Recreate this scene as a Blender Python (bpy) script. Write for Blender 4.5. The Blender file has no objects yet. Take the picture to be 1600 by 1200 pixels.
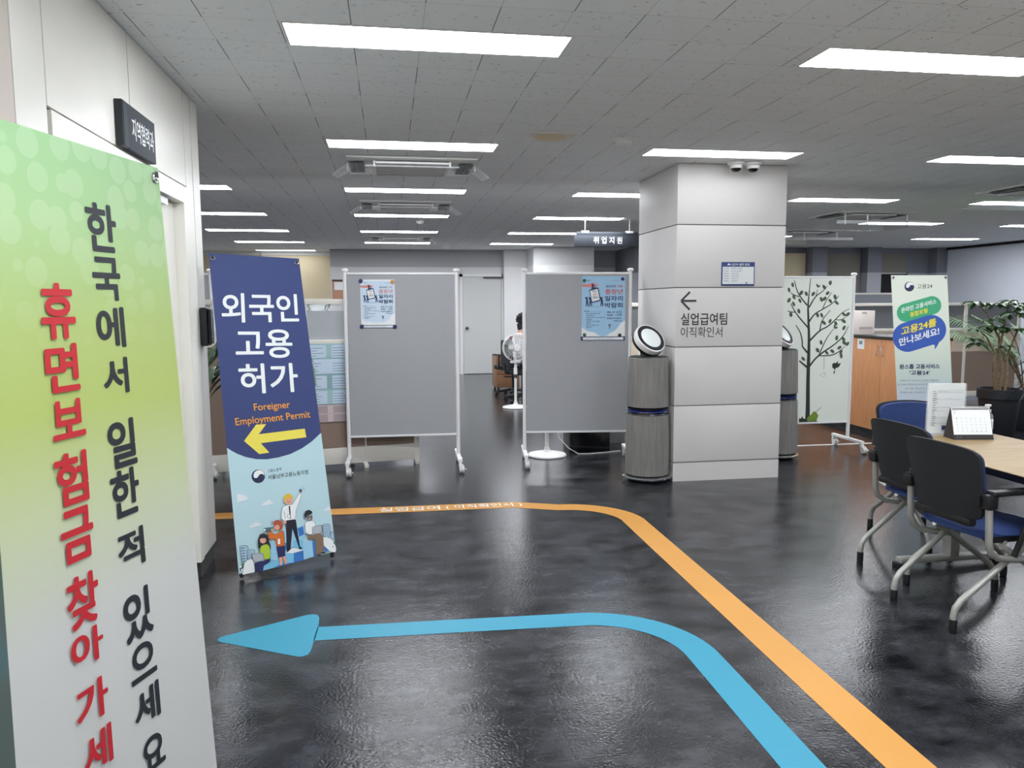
import bpy, bmesh, math, random
from mathutils import Matrix, Vector
random.seed(7)
PI = math.pi
sc = bpy.context.scene
COL = sc.collection
# ---------------------------------------------------------------- camera, world, exposure
cd = bpy.data.cameras.new('camera'); cam = bpy.data.objects.new('camera', cd); COL.objects.link(cam)
cd.sensor_width = 36.0; cd.lens = 27.0; cd.clip_start = 0.05; cd.clip_end = 100
PITCH, YAW, ROLL, EYE = math.radians(6.0), math.radians(9.1), 0.005, 1.5
fw = Vector((math.sin(YAW)*math.cos(PITCH), math.cos(YAW)*math.cos(PITCH), -math.sin(PITCH)))
rt = Vector((math.cos(YAW), -math.sin(YAW), 0)); up = rt.cross(fw)
r2 = rt*math.cos(ROLL) - up*math.sin(ROLL); u2 = rt*math.sin(ROLL) + up*math.cos(ROLL)
cam.matrix_world = Matrix(((r2.x, u2.x, -fw.x, 0), (r2.y, u2.y, -fw.y, 0), (r2.z, u2.z, -fw.z, EYE), (0, 0, 0, 1)))
sc.camera = cam
w = bpy.data.worlds.new('daylight'); sc.world = w; w.use_nodes = True
w.node_tree.nodes['Background'].inputs[0].default_value = (0.85, 0.93, 1.0, 1)
w.node_tree.nodes['Background'].inputs[1].default_value = 0.35
sc.view_settings.view_transform = 'Standard'; sc.view_settings.look = 'None'
sc.view_settings.gamma = 1.0; sc.view_settings.use_curve_mapping = False
sc.view_settings.exposure = 1.95
sc.cycles.use_denoising = True
sc.cycles.max_bounces = 8
sc.cycles.diffuse_bounces = 5
LAMP = 9.0          # radiance of the strip-light diffusers
CEIL = 2.62
QUADS={'left':[(-0.725,1.538,1.847),(-0.572,2.124,1.847),(-0.7336,1.5402,0.077),(-0.4864,2.1016,0.0792)],'navy':[(-0.96,4.45,1.78),(-0.51,4.699,1.767),(-0.836,4.25,0.037),(-0.335,4.53,0.043)],'green':[(4.892,6.938,1.756),(5.498,6.925,1.756),(4.955,6.775,0.09),(5.553,6.762,0.09)],'tree':[(3.66,7.1,1.74),(4.6,7.1,1.74),(3.66,7.1,0.285),(4.6,7.1,0.285)]}
ART={
'left':[
('T','ink','한',(0.4907,0.8712),(0.667,0.8712),(0.4907,0.9321),0.034),
('T','ink','국',(0.5027,0.8095),(0.6646,0.8095),(0.5027,0.865),0.034),
('T','ink','에',(0.5017,0.7489),(0.6664,0.7489),(0.5017,0.8014),0.034),
('T','ink','서',(0.5165,0.689),(0.6621,0.689),(0.5165,0.736),0.034),
('T','ink','일',(0.5111,0.5923),(0.6717,0.5923),(0.5111,0.6551),0.034),
('T','ink','한',(0.504,0.5273),(0.6663,0.5273),(0.504,0.5898),0.034),
('T','ink','적',(0.516,0.4558),(0.6674,0.4558),(0.516,0.5072),0.034),
('T','ink','있',(0.5166,0.3561),(0.6798,0.3561),(0.5166,0.4241),0.034),
('T','ink','으',(0.5293,0.2988),(0.6773,0.2988),(0.5293,0.3493),0.034),
('T','ink','세',(0.5308,0.2356),(0.6771,0.2356),(0.5308,0.2864),0.034),
('T','ink','요',(0.5478,0.1665),(0.6809,0.1665),(0.5478,0.2152),0.034),
('T','red','휴',(0.2264,0.765),(0.3909,0.765),(0.2264,0.8301),0.034),
('T','red','면',(0.227,0.7028),(0.3873,0.7028),(0.227,0.7594),0.034),
('T','red','보',(0.2395,0.6473),(0.3968,0.6473),(0.2395,0.6933),0.034),
('T','red','험',(0.2315,0.5677),(0.3881,0.5677),(0.2315,0.6306),0.034),
('T','red','금',(0.239,0.4979),(0.3932,0.4979),(0.239,0.5622),0.034),
('T','red','찾',(0.2417,0.4152),(0.3938,0.4152),(0.2417,0.4802),0.034),
('T','red','아',(0.2425,0.3656),(0.3973,0.3656),(0.2425,0.41),0.034),
('T','red','가',(0.2467,0.2916),(0.4001,0.2916),(0.2467,0.3428),0.034),
('T','red','세',(0.2592,0.2263),(0.4015,0.2263),(0.2592,0.2772),0.034)],
'navy':[
('P','sky',[(0.0,0.3939),(0.0427,0.3826),(0.091,0.3719),(0.176,0.3577),(0.2782,0.3469),(0.384,0.3421),(0.5094,0.3434),(0.6392,0.3495),(0.775,0.3642),(0.8816,0.3814),(1.0,0.4074),(1.0,0.0),(0.0,0.0)],0),
('P','yellow',[(0.1742,0.4089),(0.3148,0.4567),(0.4184,0.455),(0.3303,0.425),(0.8251,0.4276),(0.83,0.3983),(0.3405,0.3958),(0.419,0.3625),(0.3137,0.3618)],0),
('P','navyink',[(0.3473,0.2887),(0.3446,0.2846),(0.3394,0.2808),(0.3319,0.2774),(0.3225,0.2746),(0.3114,0.2724),(0.2991,0.271),(0.2861,0.2704),(0.2729,0.2706),(0.2599,0.2717),(0.2478,0.2735),(0.2369,0.276),(0.2276,0.2791),(0.2204,0.2826),(0.2154,0.2866),(0.2129,0.2907),(0.2129,0.2949),(0.2155,0.2989),(0.2206,0.3027),(0.2279,0.3061),(0.2373,0.3089),(0.2483,0.3111),(0.2605,0.3126),(0.2735,0.3132),(0.2868,0.3131),(0.2998,0.3121),(0.3121,0.3103),(0.3232,0.3078),(0.3325,0.3047),(0.3399,0.3011),(0.3449,0.2971),(0.3474,0.293)],0),
('P','white',[(0.3414,0.2916),(0.3385,0.2876),(0.3326,0.284),(0.324,0.2809),(0.3134,0.2787),(0.3012,0.2773),(0.2883,0.2769),(0.2754,0.2775),(0.2631,0.2791),(0.2523,0.2815),(0.2436,0.2847),(0.2373,0.2884),(0.234,0.2924),(0.2337,0.2965),(0.2366,0.3005),(0.2424,0.3041),(0.2508,0.3071),(0.2614,0.3094),(0.2735,0.3108),(0.2864,0.3112),(0.2994,0.3106),(0.3118,0.3091),(0.3227,0.3067),(0.3316,0.3035),(0.3379,0.2998),(0.3412,0.2958)],0),
('P','red2',[(0.2809,0.3132),(0.288,0.313),(0.295,0.3125),(0.3018,0.3118),(0.3084,0.3109),(0.3147,0.3098),(0.3206,0.3085),(0.3261,0.307),(0.331,0.3053),(0.3354,0.3035),(0.3392,0.3015),(0.3423,0.2995),(0.3448,0.2973),(0.3465,0.2951),(0.3475,0.2929),(0.3477,0.2906),(0.3472,0.2884),(0.346,0.2862),(0.344,0.284),(0.3413,0.282),(0.3384,0.2875),(0.3401,0.2892),(0.3412,0.291),(0.3417,0.2928),(0.3416,0.2946),(0.3409,0.2964),(0.3396,0.2982),(0.3378,0.2999),(0.3353,0.3016),(0.3324,0.3031),(0.329,0.3046),(0.3251,0.306),(0.3208,0.3072),(0.3161,0.3083),(0.3111,0.3092),(0.3059,0.31),(0.3004,0.3106),(0.2949,0.311),(0.2892,0.3112)],0),
('P','navyink',[(0.2129,0.2949),(0.2126,0.2919),(0.2137,0.289),(0.2159,0.286),(0.2195,0.2832),(0.2242,0.2806),(0.2299,0.2782),(0.2367,0.276),(0.2443,0.2742),(0.2525,0.2726),(0.2613,0.2715),(0.2705,0.2707),(0.2799,0.2704),(0.2893,0.2705),(0.2985,0.271),(0.3074,0.2719),(0.3157,0.2732),(0.3234,0.2748),(0.3302,0.2768),(0.336,0.2791),(0.3408,0.2816),(0.3444,0.2844),(0.3467,0.2872),(0.3477,0.2902),(0.3443,0.29),(0.3324,0.2955),(0.3128,0.2985),(0.2937,0.2968),(0.281,0.2913),(0.2647,0.2874),(0.2445,0.2879),(0.231,0.2923)],0),
('T','ink','고용노동부',(0.3783,0.2984),(0.5268,0.2996),(0.3788,0.309),0.01),
('T','ink','서울남부고용노동지청',(0.3739,0.2764),(0.8025,0.2752),(0.376,0.2918),0.012),
('T','paper','외국인',(0.0678,0.7831),(0.9088,0.7849),(0.0872,0.8771),0.022),
('T','paper','고용',(0.1759,0.6691),(0.7904,0.6662),(0.1932,0.763),0.022),
('T','paper','허가',(0.1763,0.5565),(0.8088,0.5517),(0.1899,0.653),0.022),
('T','orange','Foreigner',(0.3085,0.4935),(0.6943,0.4938),(0.3053,0.5234),0.012),
('T','orange','Employment Permit',(0.1064,0.4526),(0.9038,0.4558),(0.103,0.4829),0.012),
('P','cloud',[(0.0541,0.2495),(0.0814,0.2435),(0.0962,0.2439),(0.1313,0.2385),(0.1612,0.2275),(0.1263,0.2223),(0.0455,0.2207)],0),
('P','cloud',[(0.2781,0.1963),(0.2997,0.2047),(0.331,0.2078),(0.3633,0.2133),(0.3872,0.2048),(0.4203,0.2006),(0.3731,0.1971)],0),
('P','cloud',[(0.1361,0.1344),(0.1533,0.1428),(0.1833,0.1445),(0.2113,0.1512),(0.2423,0.1434),(0.2741,0.1378),(0.232,0.1344)],0),
('P','cloud',[(0.9141,0.1431),(0.938,0.1506),(0.9868,0.1576),(0.9957,0.1427)],0),
('P','bldg',[(0.0307,0.0848),(0.0737,0.0843),(0.1124,0.0805),(0.1065,0.0609),(0.0743,0.0255),(0.0347,0.0249)],0),
('S','navyink',[(0.0307,0.0848,0.002),(0.0737,0.0843,0.0021),(0.1124,0.0805,0.0021),(0.1065,0.0609,0.0021),(0.0743,0.0255,0.0021),(0.0347,0.0249,0.002),(0.0307,0.0848,0.002)]),
('P','bldg',[(0.0937,0.0665),(0.1374,0.067),(0.1732,0.0645),(0.1692,0.0518),(0.1347,0.0341),(0.0918,0.036)],0),
('S','navyink',[(0.0937,0.0665,0.0021),(0.1374,0.067,0.0021),(0.1732,0.0645,0.0021),(0.1692,0.0518,0.0021),(0.1347,0.0341,0.002),(0.0918,0.036,0.0021),(0.0937,0.0665,0.0021)]),
('P','bldg',[(0.8881,0.0989),(0.942,0.0993),(0.9699,0.0963),(0.9501,0.0477),(0.8759,0.0577)],0),
('S','navyink',[(0.8881,0.0989,0.0023),(0.942,0.0993,0.0024),(0.9699,0.0963,0.0024),(0.9501,0.0477,0.0023),(0.8759,0.0577,0.0024),(0.8881,0.0989,0.0023)]),
('P','bldg',[(0.9633,0.0699),(1.0009,0.07),(0.9991,0.0393),(0.9577,0.0459)],0),
('S','navyink',[(0.9633,0.0699,0.0024),(1.0009,0.07,0.0024),(0.9991,0.0393,0.0024),(0.9577,0.0459,0.0023),(0.9633,0.0699,0.0024)]),
('S','navyink',[(0.0357,0.0774,0.0033),(0.0752,0.0771,0.0033)]),
('S','navyink',[(0.0362,0.0692,0.0033),(0.0742,0.0687,0.0033)]),
('S','navyink',[(0.0367,0.061,0.0033),(0.0731,0.0604,0.0032)]),
('S','navyink',[(0.0371,0.0528,0.0033),(0.0721,0.052,0.0033)]),
('S','navyink',[(0.0376,0.0446,0.0033),(0.071,0.0436,0.0033)]),
('S','navyink',[(0.0381,0.0363,0.0033),(0.07,0.0352,0.0033)]),
('P','navyink',[(0.9022,0.0929),(0.8998,0.0919),(0.8958,0.0922),(0.8942,0.0934),(0.8966,0.0943),(0.9006,0.0941)],0),
('P','navyink',[(0.9167,0.092),(0.9143,0.091),(0.9102,0.0913),(0.9087,0.0925),(0.9111,0.0934),(0.9151,0.0932)],0),
('P','navyink',[(0.9312,0.0911),(0.9288,0.0901),(0.9247,0.0904),(0.9232,0.0916),(0.9256,0.0925),(0.9297,0.0923)],0),
('P','navyink',[(0.9458,0.0902),(0.9433,0.0892),(0.9393,0.0895),(0.9377,0.0907),(0.9402,0.0916),(0.9442,0.0914)],0),
('P','navyink',[(0.1065,0.0609),(0.1048,0.0602),(0.102,0.0604),(0.1008,0.0613),(0.1025,0.062),(0.1053,0.0618)],0),
('P','navyink',[(0.1221,0.0598),(0.1205,0.0591),(0.1176,0.0593),(0.1164,0.0602),(0.1181,0.0609),(0.1209,0.0607)],0),
('P','navyink',[(0.1378,0.0587),(0.1361,0.058),(0.1333,0.0582),(0.1321,0.0591),(0.1338,0.0598),(0.1366,0.0596)],0),
('P','navyink',[(0.1535,0.0576),(0.1518,0.0569),(0.149,0.0571),(0.1478,0.058),(0.1494,0.0587),(0.1523,0.0585)],0),
('P','navyink',[(0.899,0.085),(0.8966,0.084),(0.8926,0.0843),(0.891,0.0855),(0.8934,0.0864),(0.8975,0.0862)],0),
('P','navyink',[(0.9135,0.084),(0.9111,0.0831),(0.907,0.0833),(0.9055,0.0845),(0.9079,0.0855),(0.9119,0.0852)],0),
('P','navyink',[(0.928,0.0831),(0.9256,0.0822),(0.9215,0.0824),(0.92,0.0836),(0.9224,0.0846),(0.9264,0.0843)],0),
('P','navyink',[(0.9426,0.0822),(0.9401,0.0812),(0.9361,0.0815),(0.9345,0.0827),(0.9369,0.0836),(0.941,0.0834)],0),
('P','navyink',[(0.1051,0.0562),(0.1034,0.0555),(0.1006,0.0557),(0.0994,0.0566),(0.1011,0.0573),(0.1039,0.0571)],0),
('P','navyink',[(0.1207,0.0552),(0.1191,0.0545),(0.1162,0.0547),(0.115,0.0556),(0.1167,0.0563),(0.1195,0.0561)],0),
('P','navyink',[(0.1364,0.0541),(0.1347,0.0534),(0.1319,0.0536),(0.1307,0.0545),(0.1323,0.0552),(0.1352,0.055)],0),
('P','navyink',[(0.1521,0.053),(0.1504,0.0523),(0.1475,0.0525),(0.1464,0.0534),(0.148,0.0541),(0.1509,0.0539)],0),
('P','navyink',[(0.8959,0.077),(0.8934,0.0761),(0.8894,0.0763),(0.8878,0.0775),(0.8903,0.0785),(0.8943,0.0782)],0),
('P','navyink',[(0.9103,0.0761),(0.9079,0.0751),(0.9039,0.0754),(0.9023,0.0766),(0.9047,0.0775),(0.9087,0.0773)],0),
('P','navyink',[(0.9248,0.0752),(0.9224,0.0742),(0.9183,0.0745),(0.9168,0.0757),(0.9192,0.0766),(0.9232,0.0764)],0),
('P','navyink',[(0.9393,0.0742),(0.9369,0.0733),(0.9328,0.0735),(0.9313,0.0747),(0.9337,0.0757),(0.9377,0.0754)],0),
('P','navyink',[(0.1037,0.0516),(0.1021,0.0509),(0.0992,0.0511),(0.098,0.052),(0.0997,0.0527),(0.1025,0.0525)],0),
('P','navyink',[(0.1193,0.0505),(0.1177,0.0498),(0.1148,0.05),(0.1136,0.0509),(0.1153,0.0516),(0.1181,0.0514)],0),
('P','navyink',[(0.135,0.0494),(0.1333,0.0487),(0.1305,0.0489),(0.1293,0.0498),(0.1309,0.0505),(0.1338,0.0503)],0),
('P','navyink',[(0.1506,0.0483),(0.149,0.0476),(0.1461,0.0478),(0.1449,0.0487),(0.1466,0.0494),(0.1495,0.0492)],0),
('P','navyink',[(0.8927,0.0691),(0.8903,0.0681),(0.8863,0.0684),(0.8847,0.0696),(0.8871,0.0705),(0.8911,0.0703)],0),
('P','navyink',[(0.9071,0.0681),(0.9047,0.0672),(0.9007,0.0675),(0.8991,0.0687),(0.9015,0.0696),(0.9056,0.0693)],0),
('P','navyink',[(0.9216,0.0672),(0.9192,0.0663),(0.9151,0.0665),(0.9136,0.0677),(0.916,0.0687),(0.92,0.0684)],0),
('P','navyink',[(0.9361,0.0663),(0.9337,0.0653),(0.9296,0.0656),(0.928,0.0668),(0.9305,0.0677),(0.9345,0.0675)],0),
('P','navyink',[(0.1023,0.047),(0.1007,0.0463),(0.0978,0.0465),(0.0967,0.0474),(0.0983,0.0481),(0.1012,0.0479)],0),
('P','navyink',[(0.1179,0.0459),(0.1163,0.0452),(0.1134,0.0454),(0.1123,0.0463),(0.1139,0.047),(0.1167,0.0468)],0),
('P','navyink',[(0.1336,0.0448),(0.1319,0.0441),(0.1291,0.0443),(0.1279,0.0452),(0.1295,0.0459),(0.1324,0.0457)],0),
('P','navyink',[(0.1492,0.0437),(0.1476,0.043),(0.1447,0.0432),(0.1435,0.0441),(0.1452,0.0448),(0.1481,0.0446)],0),
('P','navyink',[(0.8895,0.0611),(0.8871,0.0602),(0.8831,0.0605),(0.8815,0.0617),(0.884,0.0626),(0.888,0.0624)],0),
('P','navyink',[(0.904,0.0602),(0.9015,0.0593),(0.8975,0.0595),(0.8959,0.0607),(0.8984,0.0617),(0.9024,0.0614)],0),
('P','navyink',[(0.9184,0.0592),(0.916,0.0583),(0.912,0.0586),(0.9104,0.0598),(0.9128,0.0607),(0.9168,0.0605)],0),
('P','navyink',[(0.9329,0.0583),(0.9304,0.0573),(0.9264,0.0576),(0.9248,0.0588),(0.9273,0.0598),(0.9313,0.0595)],0),
('P','navyink',[(0.1009,0.0424),(0.0993,0.0417),(0.0965,0.0419),(0.0953,0.0428),(0.0969,0.0435),(0.0998,0.0433)],0),
('P','navyink',[(0.1165,0.0413),(0.1149,0.0406),(0.112,0.0408),(0.1109,0.0417),(0.1125,0.0424),(0.1154,0.0422)],0),
('P','navyink',[(0.1322,0.0402),(0.1305,0.0395),(0.1277,0.0397),(0.1265,0.0406),(0.1281,0.0413),(0.131,0.0411)],0),
('P','navyink',[(0.1478,0.0391),(0.1461,0.0384),(0.1433,0.0386),(0.1421,0.0395),(0.1438,0.0402),(0.1466,0.04)],0),
('P','cyanlt',[(0.4566,0.1048),(0.5349,0.1072),(0.697,0.1082),(0.6772,0.0658),(0.4644,0.0384)],0),
('P','blue',[(0.6163,0.1045),(0.6771,0.1082),(0.6788,0.0807),(0.6258,0.0767)],0),
('P','cyanlt',[(0.3255,0.077),(0.3858,0.0766),(0.3845,0.0161),(0.3075,0.0217)],0),
('P','blue',[(0.4585,0.0656),(0.4894,0.066),(0.4819,0.0445),(0.4652,0.0408)],0),
('P','cyan',[(0.5601,0.0687),(0.6604,0.0632),(0.656,0.0299),(0.5507,0.0422)],0),
('P','paper',[(0.4628,0.0336),(0.5515,0.0446),(0.656,0.0299),(0.5494,0.0275)],0),
('P','cyan',[(0.4628,0.0336),(0.5494,0.0275),(0.5383,-0.0037),(0.4513,0.0003)],0),
('P','blue',[(0.5494,0.0275),(0.656,0.0299),(0.6521,-0.0021),(0.5383,-0.0037)],0),
('P','cyanlt',[(0.6543,0.0574),(0.7769,0.0542),(0.7651,0.0022),(0.6444,-0.0016)],0),
('P','blue',[(0.7529,0.0546),(0.7848,0.0537),(0.769,0.0019),(0.7485,0.0009)],0),
('P','cyan',[(0.2294,0.0094),(0.3367,0.0196),(0.424,0.0096),(0.4513,0.0003),(0.3889,-0.0048),(0.2247,-0.0057)],0),
('P','blue',[(0.329,-0.004),(0.4216,0.0025),(0.5425,-0.0027),(0.4497,-0.0045)],0),
('P','blue',[(0.8622,0.0231),(0.917,0.027),(0.914,0.0093),(0.8732,0.0096)],0),
('P','paper',[(0.0306,-0.0017),(0.0532,0.0271),(0.0848,0.0365),(0.1286,0.0381),(0.1514,0.0294),(0.1447,-0.0045),(0.0264,-0.0037)],0),
('P','paper',[(0.8759,0.0577),(0.9159,0.0551),(0.9542,0.0474),(0.9885,0.0297),(0.9991,0.011),(0.9843,-0.0008),(0.9291,0.0057),(0.8661,0.033)],0),
('P','leafdk',[(0.0536,0.0259),(0.0516,0.023),(0.0478,0.0208),(0.0429,0.0198),(0.0379,0.0202),(0.0338,0.0218),(0.0314,0.0244),(0.0312,0.0275),(0.0332,0.0304),(0.037,0.0326),(0.0419,0.0336),(0.0468,0.0332),(0.051,0.0315),(0.0534,0.0289)],0),
('P','leafdk',[(1.0009,0.0314),(0.9986,0.0287),(0.9945,0.0267),(0.9894,0.0257),(0.9844,0.0261),(0.9804,0.0276),(0.9781,0.0301),(0.9782,0.033),(0.9804,0.0357),(0.9845,0.0378),(0.9896,0.0387),(0.9946,0.0384),(0.9987,0.0368),(1.0009,0.0343)],0),
('P','pants',[(0.507,0.1383),(0.608,0.136),(0.6182,0.045),(0.6462,0.0356),(0.6108,0.0356),(0.5625,0.1079),(0.5196,0.0419),(0.4861,0.0344),(0.4802,0.0397)],0),
('P','white',[(0.4875,0.1823),(0.524,0.1864),(0.5552,0.1859),(0.5943,0.1849),(0.679,0.2201),(0.7053,0.215),(0.6364,0.1702),(0.6173,0.1614),(0.6076,0.1348),(0.5066,0.1371),(0.4977,0.134),(0.4556,0.1463),(0.4714,0.1697)],0),
('S','ink',[(0.4875,0.1823,0.0018),(0.524,0.1864,0.0017),(0.5552,0.1859,0.0018),(0.5943,0.1849,0.0018),(0.679,0.2201,0.0018),(0.7053,0.215,0.0018),(0.6364,0.1702,0.0018),(0.6173,0.1614,0.0018),(0.6076,0.1348,0.0018),(0.5066,0.1371,0.0018),(0.4977,0.134,0.0017),(0.4556,0.1463,0.0018),(0.4714,0.1697,0.0018),(0.4875,0.1823,0.0018)]),
('P','skin',[(0.5944,0.196),(0.5911,0.1924),(0.5844,0.1893),(0.5748,0.1871),(0.5635,0.186),(0.5513,0.1861),(0.5397,0.1873),(0.5296,0.1896),(0.522,0.1927),(0.5178,0.1964),(0.5172,0.2002),(0.5204,0.2038),(0.5271,0.2069),(0.5365,0.2091),(0.5479,0.2102),(0.56,0.2102),(0.5718,0.209),(0.582,0.2067),(0.5896,0.2036),(0.5938,0.1999)],0),
('P','blond',[(0.5049,0.1984),(0.5089,0.2141),(0.5448,0.2225),(0.5761,0.2219),(0.604,0.2116),(0.6014,0.1957),(0.5916,0.2036),(0.5635,0.2088),(0.5354,0.2073),(0.5132,0.1955)],0),
('P','skin2',[(0.7106,0.2247),(0.7072,0.2221),(0.7001,0.2205),(0.6911,0.2202),(0.6827,0.2214),(0.6771,0.2237),(0.6758,0.2265),(0.6791,0.229),(0.6862,0.2307),(0.6952,0.2309),(0.7036,0.2298),(0.7093,0.2275)],0),
('P','skin',[(0.51,0.1315),(0.5069,0.129),(0.5001,0.1275),(0.4915,0.1273),(0.4834,0.1285),(0.4779,0.1308),(0.4766,0.1336),(0.4798,0.136),(0.4865,0.1376),(0.4951,0.1378),(0.5033,0.1366),(0.5087,0.1343)],0),
('P','pants',[(0.5499,0.182),(0.5653,0.1811),(0.5575,0.1378),(0.5473,0.1421)],0),
('P','white',[(0.5271,0.1555),(0.5559,0.1551),(0.5534,0.1417),(0.5259,0.1433)],0),
('S','ink',[(0.5271,0.1555,0.0017),(0.5559,0.1551,0.0017),(0.5534,0.1417,0.0018),(0.5259,0.1433,0.0017),(0.5271,0.1555,0.0017)]),
('S','ink',[(0.5414,0.1957,0.0022),(0.5539,0.1931,0.0022),(0.5663,0.1949,0.0022)]),
('S','ink',[(0.5368,0.2004,0.0018),(0.5484,0.1998,0.0017)]),
('S','ink',[(0.568,0.1997,0.0018),(0.5789,0.1991,0.0018)]),
('S','ink',[(0.4981,0.1682,0.0017),(0.5011,0.1436,0.0018)]),
('P','auburn',[(0.3711,0.1344),(0.3855,0.1432),(0.4243,0.145),(0.4602,0.1375),(0.4723,0.1233),(0.4591,0.1119),(0.4274,0.1091),(0.3881,0.1285)],0),
('P','skin',[(0.434,0.1196),(0.4318,0.117),(0.4271,0.1149),(0.4205,0.1133),(0.4126,0.1126),(0.4041,0.1127),(0.396,0.1136),(0.3889,0.1153),(0.3836,0.1176),(0.3806,0.1202),(0.3802,0.1229),(0.3824,0.1255),(0.387,0.1276),(0.3936,0.1291),(0.4015,0.1299),(0.41,0.1298),(0.4181,0.1289),(0.4253,0.1272),(0.4306,0.1249),(0.4336,0.1223)],0),
('P','auburn',[(0.3711,0.1344),(0.3855,0.1432),(0.4243,0.145),(0.4602,0.1375),(0.4632,0.1239),(0.4193,0.1302),(0.3873,0.1261)],0),
('P','orange2',[(0.3106,0.1116),(0.3372,0.1123),(0.3785,0.1),(0.4137,0.1026),(0.4582,0.1096),(0.4738,0.0988),(0.4672,0.0577),(0.3799,0.0588),(0.3783,0.088),(0.3356,0.0847),(0.3126,0.0946)],0),
('S','ink',[(0.3106,0.1116,0.0013),(0.3372,0.1123,0.0013),(0.3785,0.1,0.0013),(0.4137,0.1026,0.0013),(0.4582,0.1096,0.0013),(0.4738,0.0988,0.0013),(0.4672,0.0577,0.0013),(0.3799,0.0588,0.0013),(0.3783,0.088,0.0013),(0.3356,0.0847,0.0013),(0.3126,0.0946,0.0013),(0.3106,0.1116,0.0013)]),
('P','white',[(0.4035,0.0839),(0.4259,0.0824),(0.4203,0.0658),(0.3979,0.0673)],0),
('P','skirt',[(0.3803,0.06),(0.4672,0.0577),(0.4595,0.0241),(0.3873,0.0244)],0),
('P','skin',[(0.3947,0.0239),(0.4289,0.0238),(0.4163,-0.002),(0.3974,-0.0018)],0),
('P','skin',[(0.4326,0.0236),(0.4595,0.0241),(0.4722,-0.0013),(0.4505,-0.0021)],0),
('P','teal',[(0.2688,0.1214),(0.278,0.1268),(0.3716,0.1247),(0.3676,0.1128),(0.2852,0.1144)],0),
('P','white',[(0.2916,0.12),(0.2896,0.1184),(0.2855,0.1175),(0.2802,0.1173),(0.2752,0.1181),(0.2719,0.1196),(0.271,0.1213),(0.2729,0.1228),(0.2771,0.1238),(0.2823,0.1239),(0.2873,0.1232),(0.2907,0.1217)],0),
('P','skin',[(0.3722,0.115),(0.3694,0.1127),(0.3634,0.1113),(0.3557,0.1112),(0.3485,0.1123),(0.3437,0.1143),(0.3425,0.1168),(0.3452,0.1191),(0.3512,0.1204),(0.3589,0.1206),(0.3661,0.1195),(0.371,0.1174)],0),
('P','ink',[(0.203,0.0661),(0.2067,0.0944),(0.2315,0.1094),(0.2691,0.1106),(0.3038,0.1024),(0.3132,0.085),(0.3254,0.0649),(0.3103,0.0419),(0.2939,0.0719)],0),
('P','skin',[(0.2854,0.0873),(0.283,0.0843),(0.2777,0.0819),(0.2702,0.0802),(0.2612,0.0793),(0.2516,0.0795),(0.2424,0.0806),(0.2343,0.0825),(0.2282,0.0852),(0.2248,0.0882),(0.2242,0.0913),(0.2267,0.0942),(0.2319,0.0967),(0.2393,0.0984),(0.2483,0.0993),(0.2579,0.0991),(0.2672,0.098),(0.2754,0.0961),(0.2814,0.0935),(0.2849,0.0904)],0),
('P','ink',[(0.2078,0.0931),(0.2315,0.1094),(0.2691,0.1106),(0.3038,0.1024),(0.3014,0.0834),(0.2788,0.0944),(0.2423,0.0968)],0),
('P','lime',[(0.2269,0.0716),(0.2578,0.0755),(0.2947,0.0742),(0.3143,0.0657),(0.3146,0.032),(0.2788,0.0249),(0.2433,0.0299),(0.2059,0.0516)],0),
('S','ink',[(0.2269,0.0716,0.0013),(0.2578,0.0755,0.0013),(0.2947,0.0742,0.0013),(0.3143,0.0657,0.0013),(0.3146,0.032,0.0013),(0.2788,0.0249,0.0012),(0.2433,0.0299,0.0013),(0.2059,0.0516,0.0013),(0.2269,0.0716,0.0013)]),
('P','skirt',[(0.15,0.0247),(0.309,0.0264),(0.2983,0.0163),(0.2366,0.0089),(0.2243,-0.0069),(0.1483,-0.0047)],0),
('P','lap',[(0.1332,0.0531),(0.2391,0.0517),(0.249,0.0247),(0.1432,0.0264)],0),
('S','ink',[(0.1332,0.0531,0.0017),(0.2391,0.0517,0.0017),(0.249,0.0247,0.0017),(0.1432,0.0264,0.0016),(0.1332,0.0531,0.0017)]),
('P','brownskin',[(0.7243,0.1378),(0.7854,0.1392),(0.783,0.1268),(0.7576,0.1195),(0.7245,0.1278)],0),
('P','ink',[(0.6986,0.1443),(0.715,0.1558),(0.7524,0.1587),(0.7862,0.1517),(0.7873,0.1441),(0.7291,0.14),(0.7058,0.1314)],0),
('P','white',[(0.6963,0.117),(0.7305,0.1224),(0.7946,0.121),(0.8087,0.1051),(0.7608,0.0754),(0.729,0.0762),(0.6884,0.0851)],0),
('S','ink',[(0.6963,0.117,0.0018),(0.7305,0.1224,0.0018),(0.7946,0.121,0.0019),(0.8087,0.1051,0.0018),(0.7608,0.0754,0.0018),(0.729,0.0762,0.0019),(0.6884,0.0851,0.0018),(0.6963,0.117,0.0018)]),
('P','khaki',[(0.7042,0.0741),(0.8493,0.0734),(0.8738,0.0629),(0.8603,0.008),(0.8243,0.0093),(0.8341,0.0554),(0.8224,0.0044),(0.7748,0.0065),(0.7857,0.0561),(0.7088,0.065)],0),
('P','lap',[(0.7698,0.0987),(0.8771,0.1021),(0.8658,0.0736),(0.7604,0.0741)],0),
('S','ink',[(0.7698,0.0987,0.0019),(0.8771,0.1021,0.0019),(0.8658,0.0736,0.0019),(0.7604,0.0741,0.0019),(0.7698,0.0987,0.0019)]),
('P','ink',[(0.8253,0.0016),(0.8222,0.0008),(0.8142,0.0005),(0.803,0.0008),(0.7908,0.0017),(0.78,0.0029),(0.7727,0.0043),(0.7704,0.0056),(0.7735,0.0065),(0.7814,0.0068),(0.7926,0.0065),(0.8048,0.0056),(0.8157,0.0043),(0.823,0.0029)],0),
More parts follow.
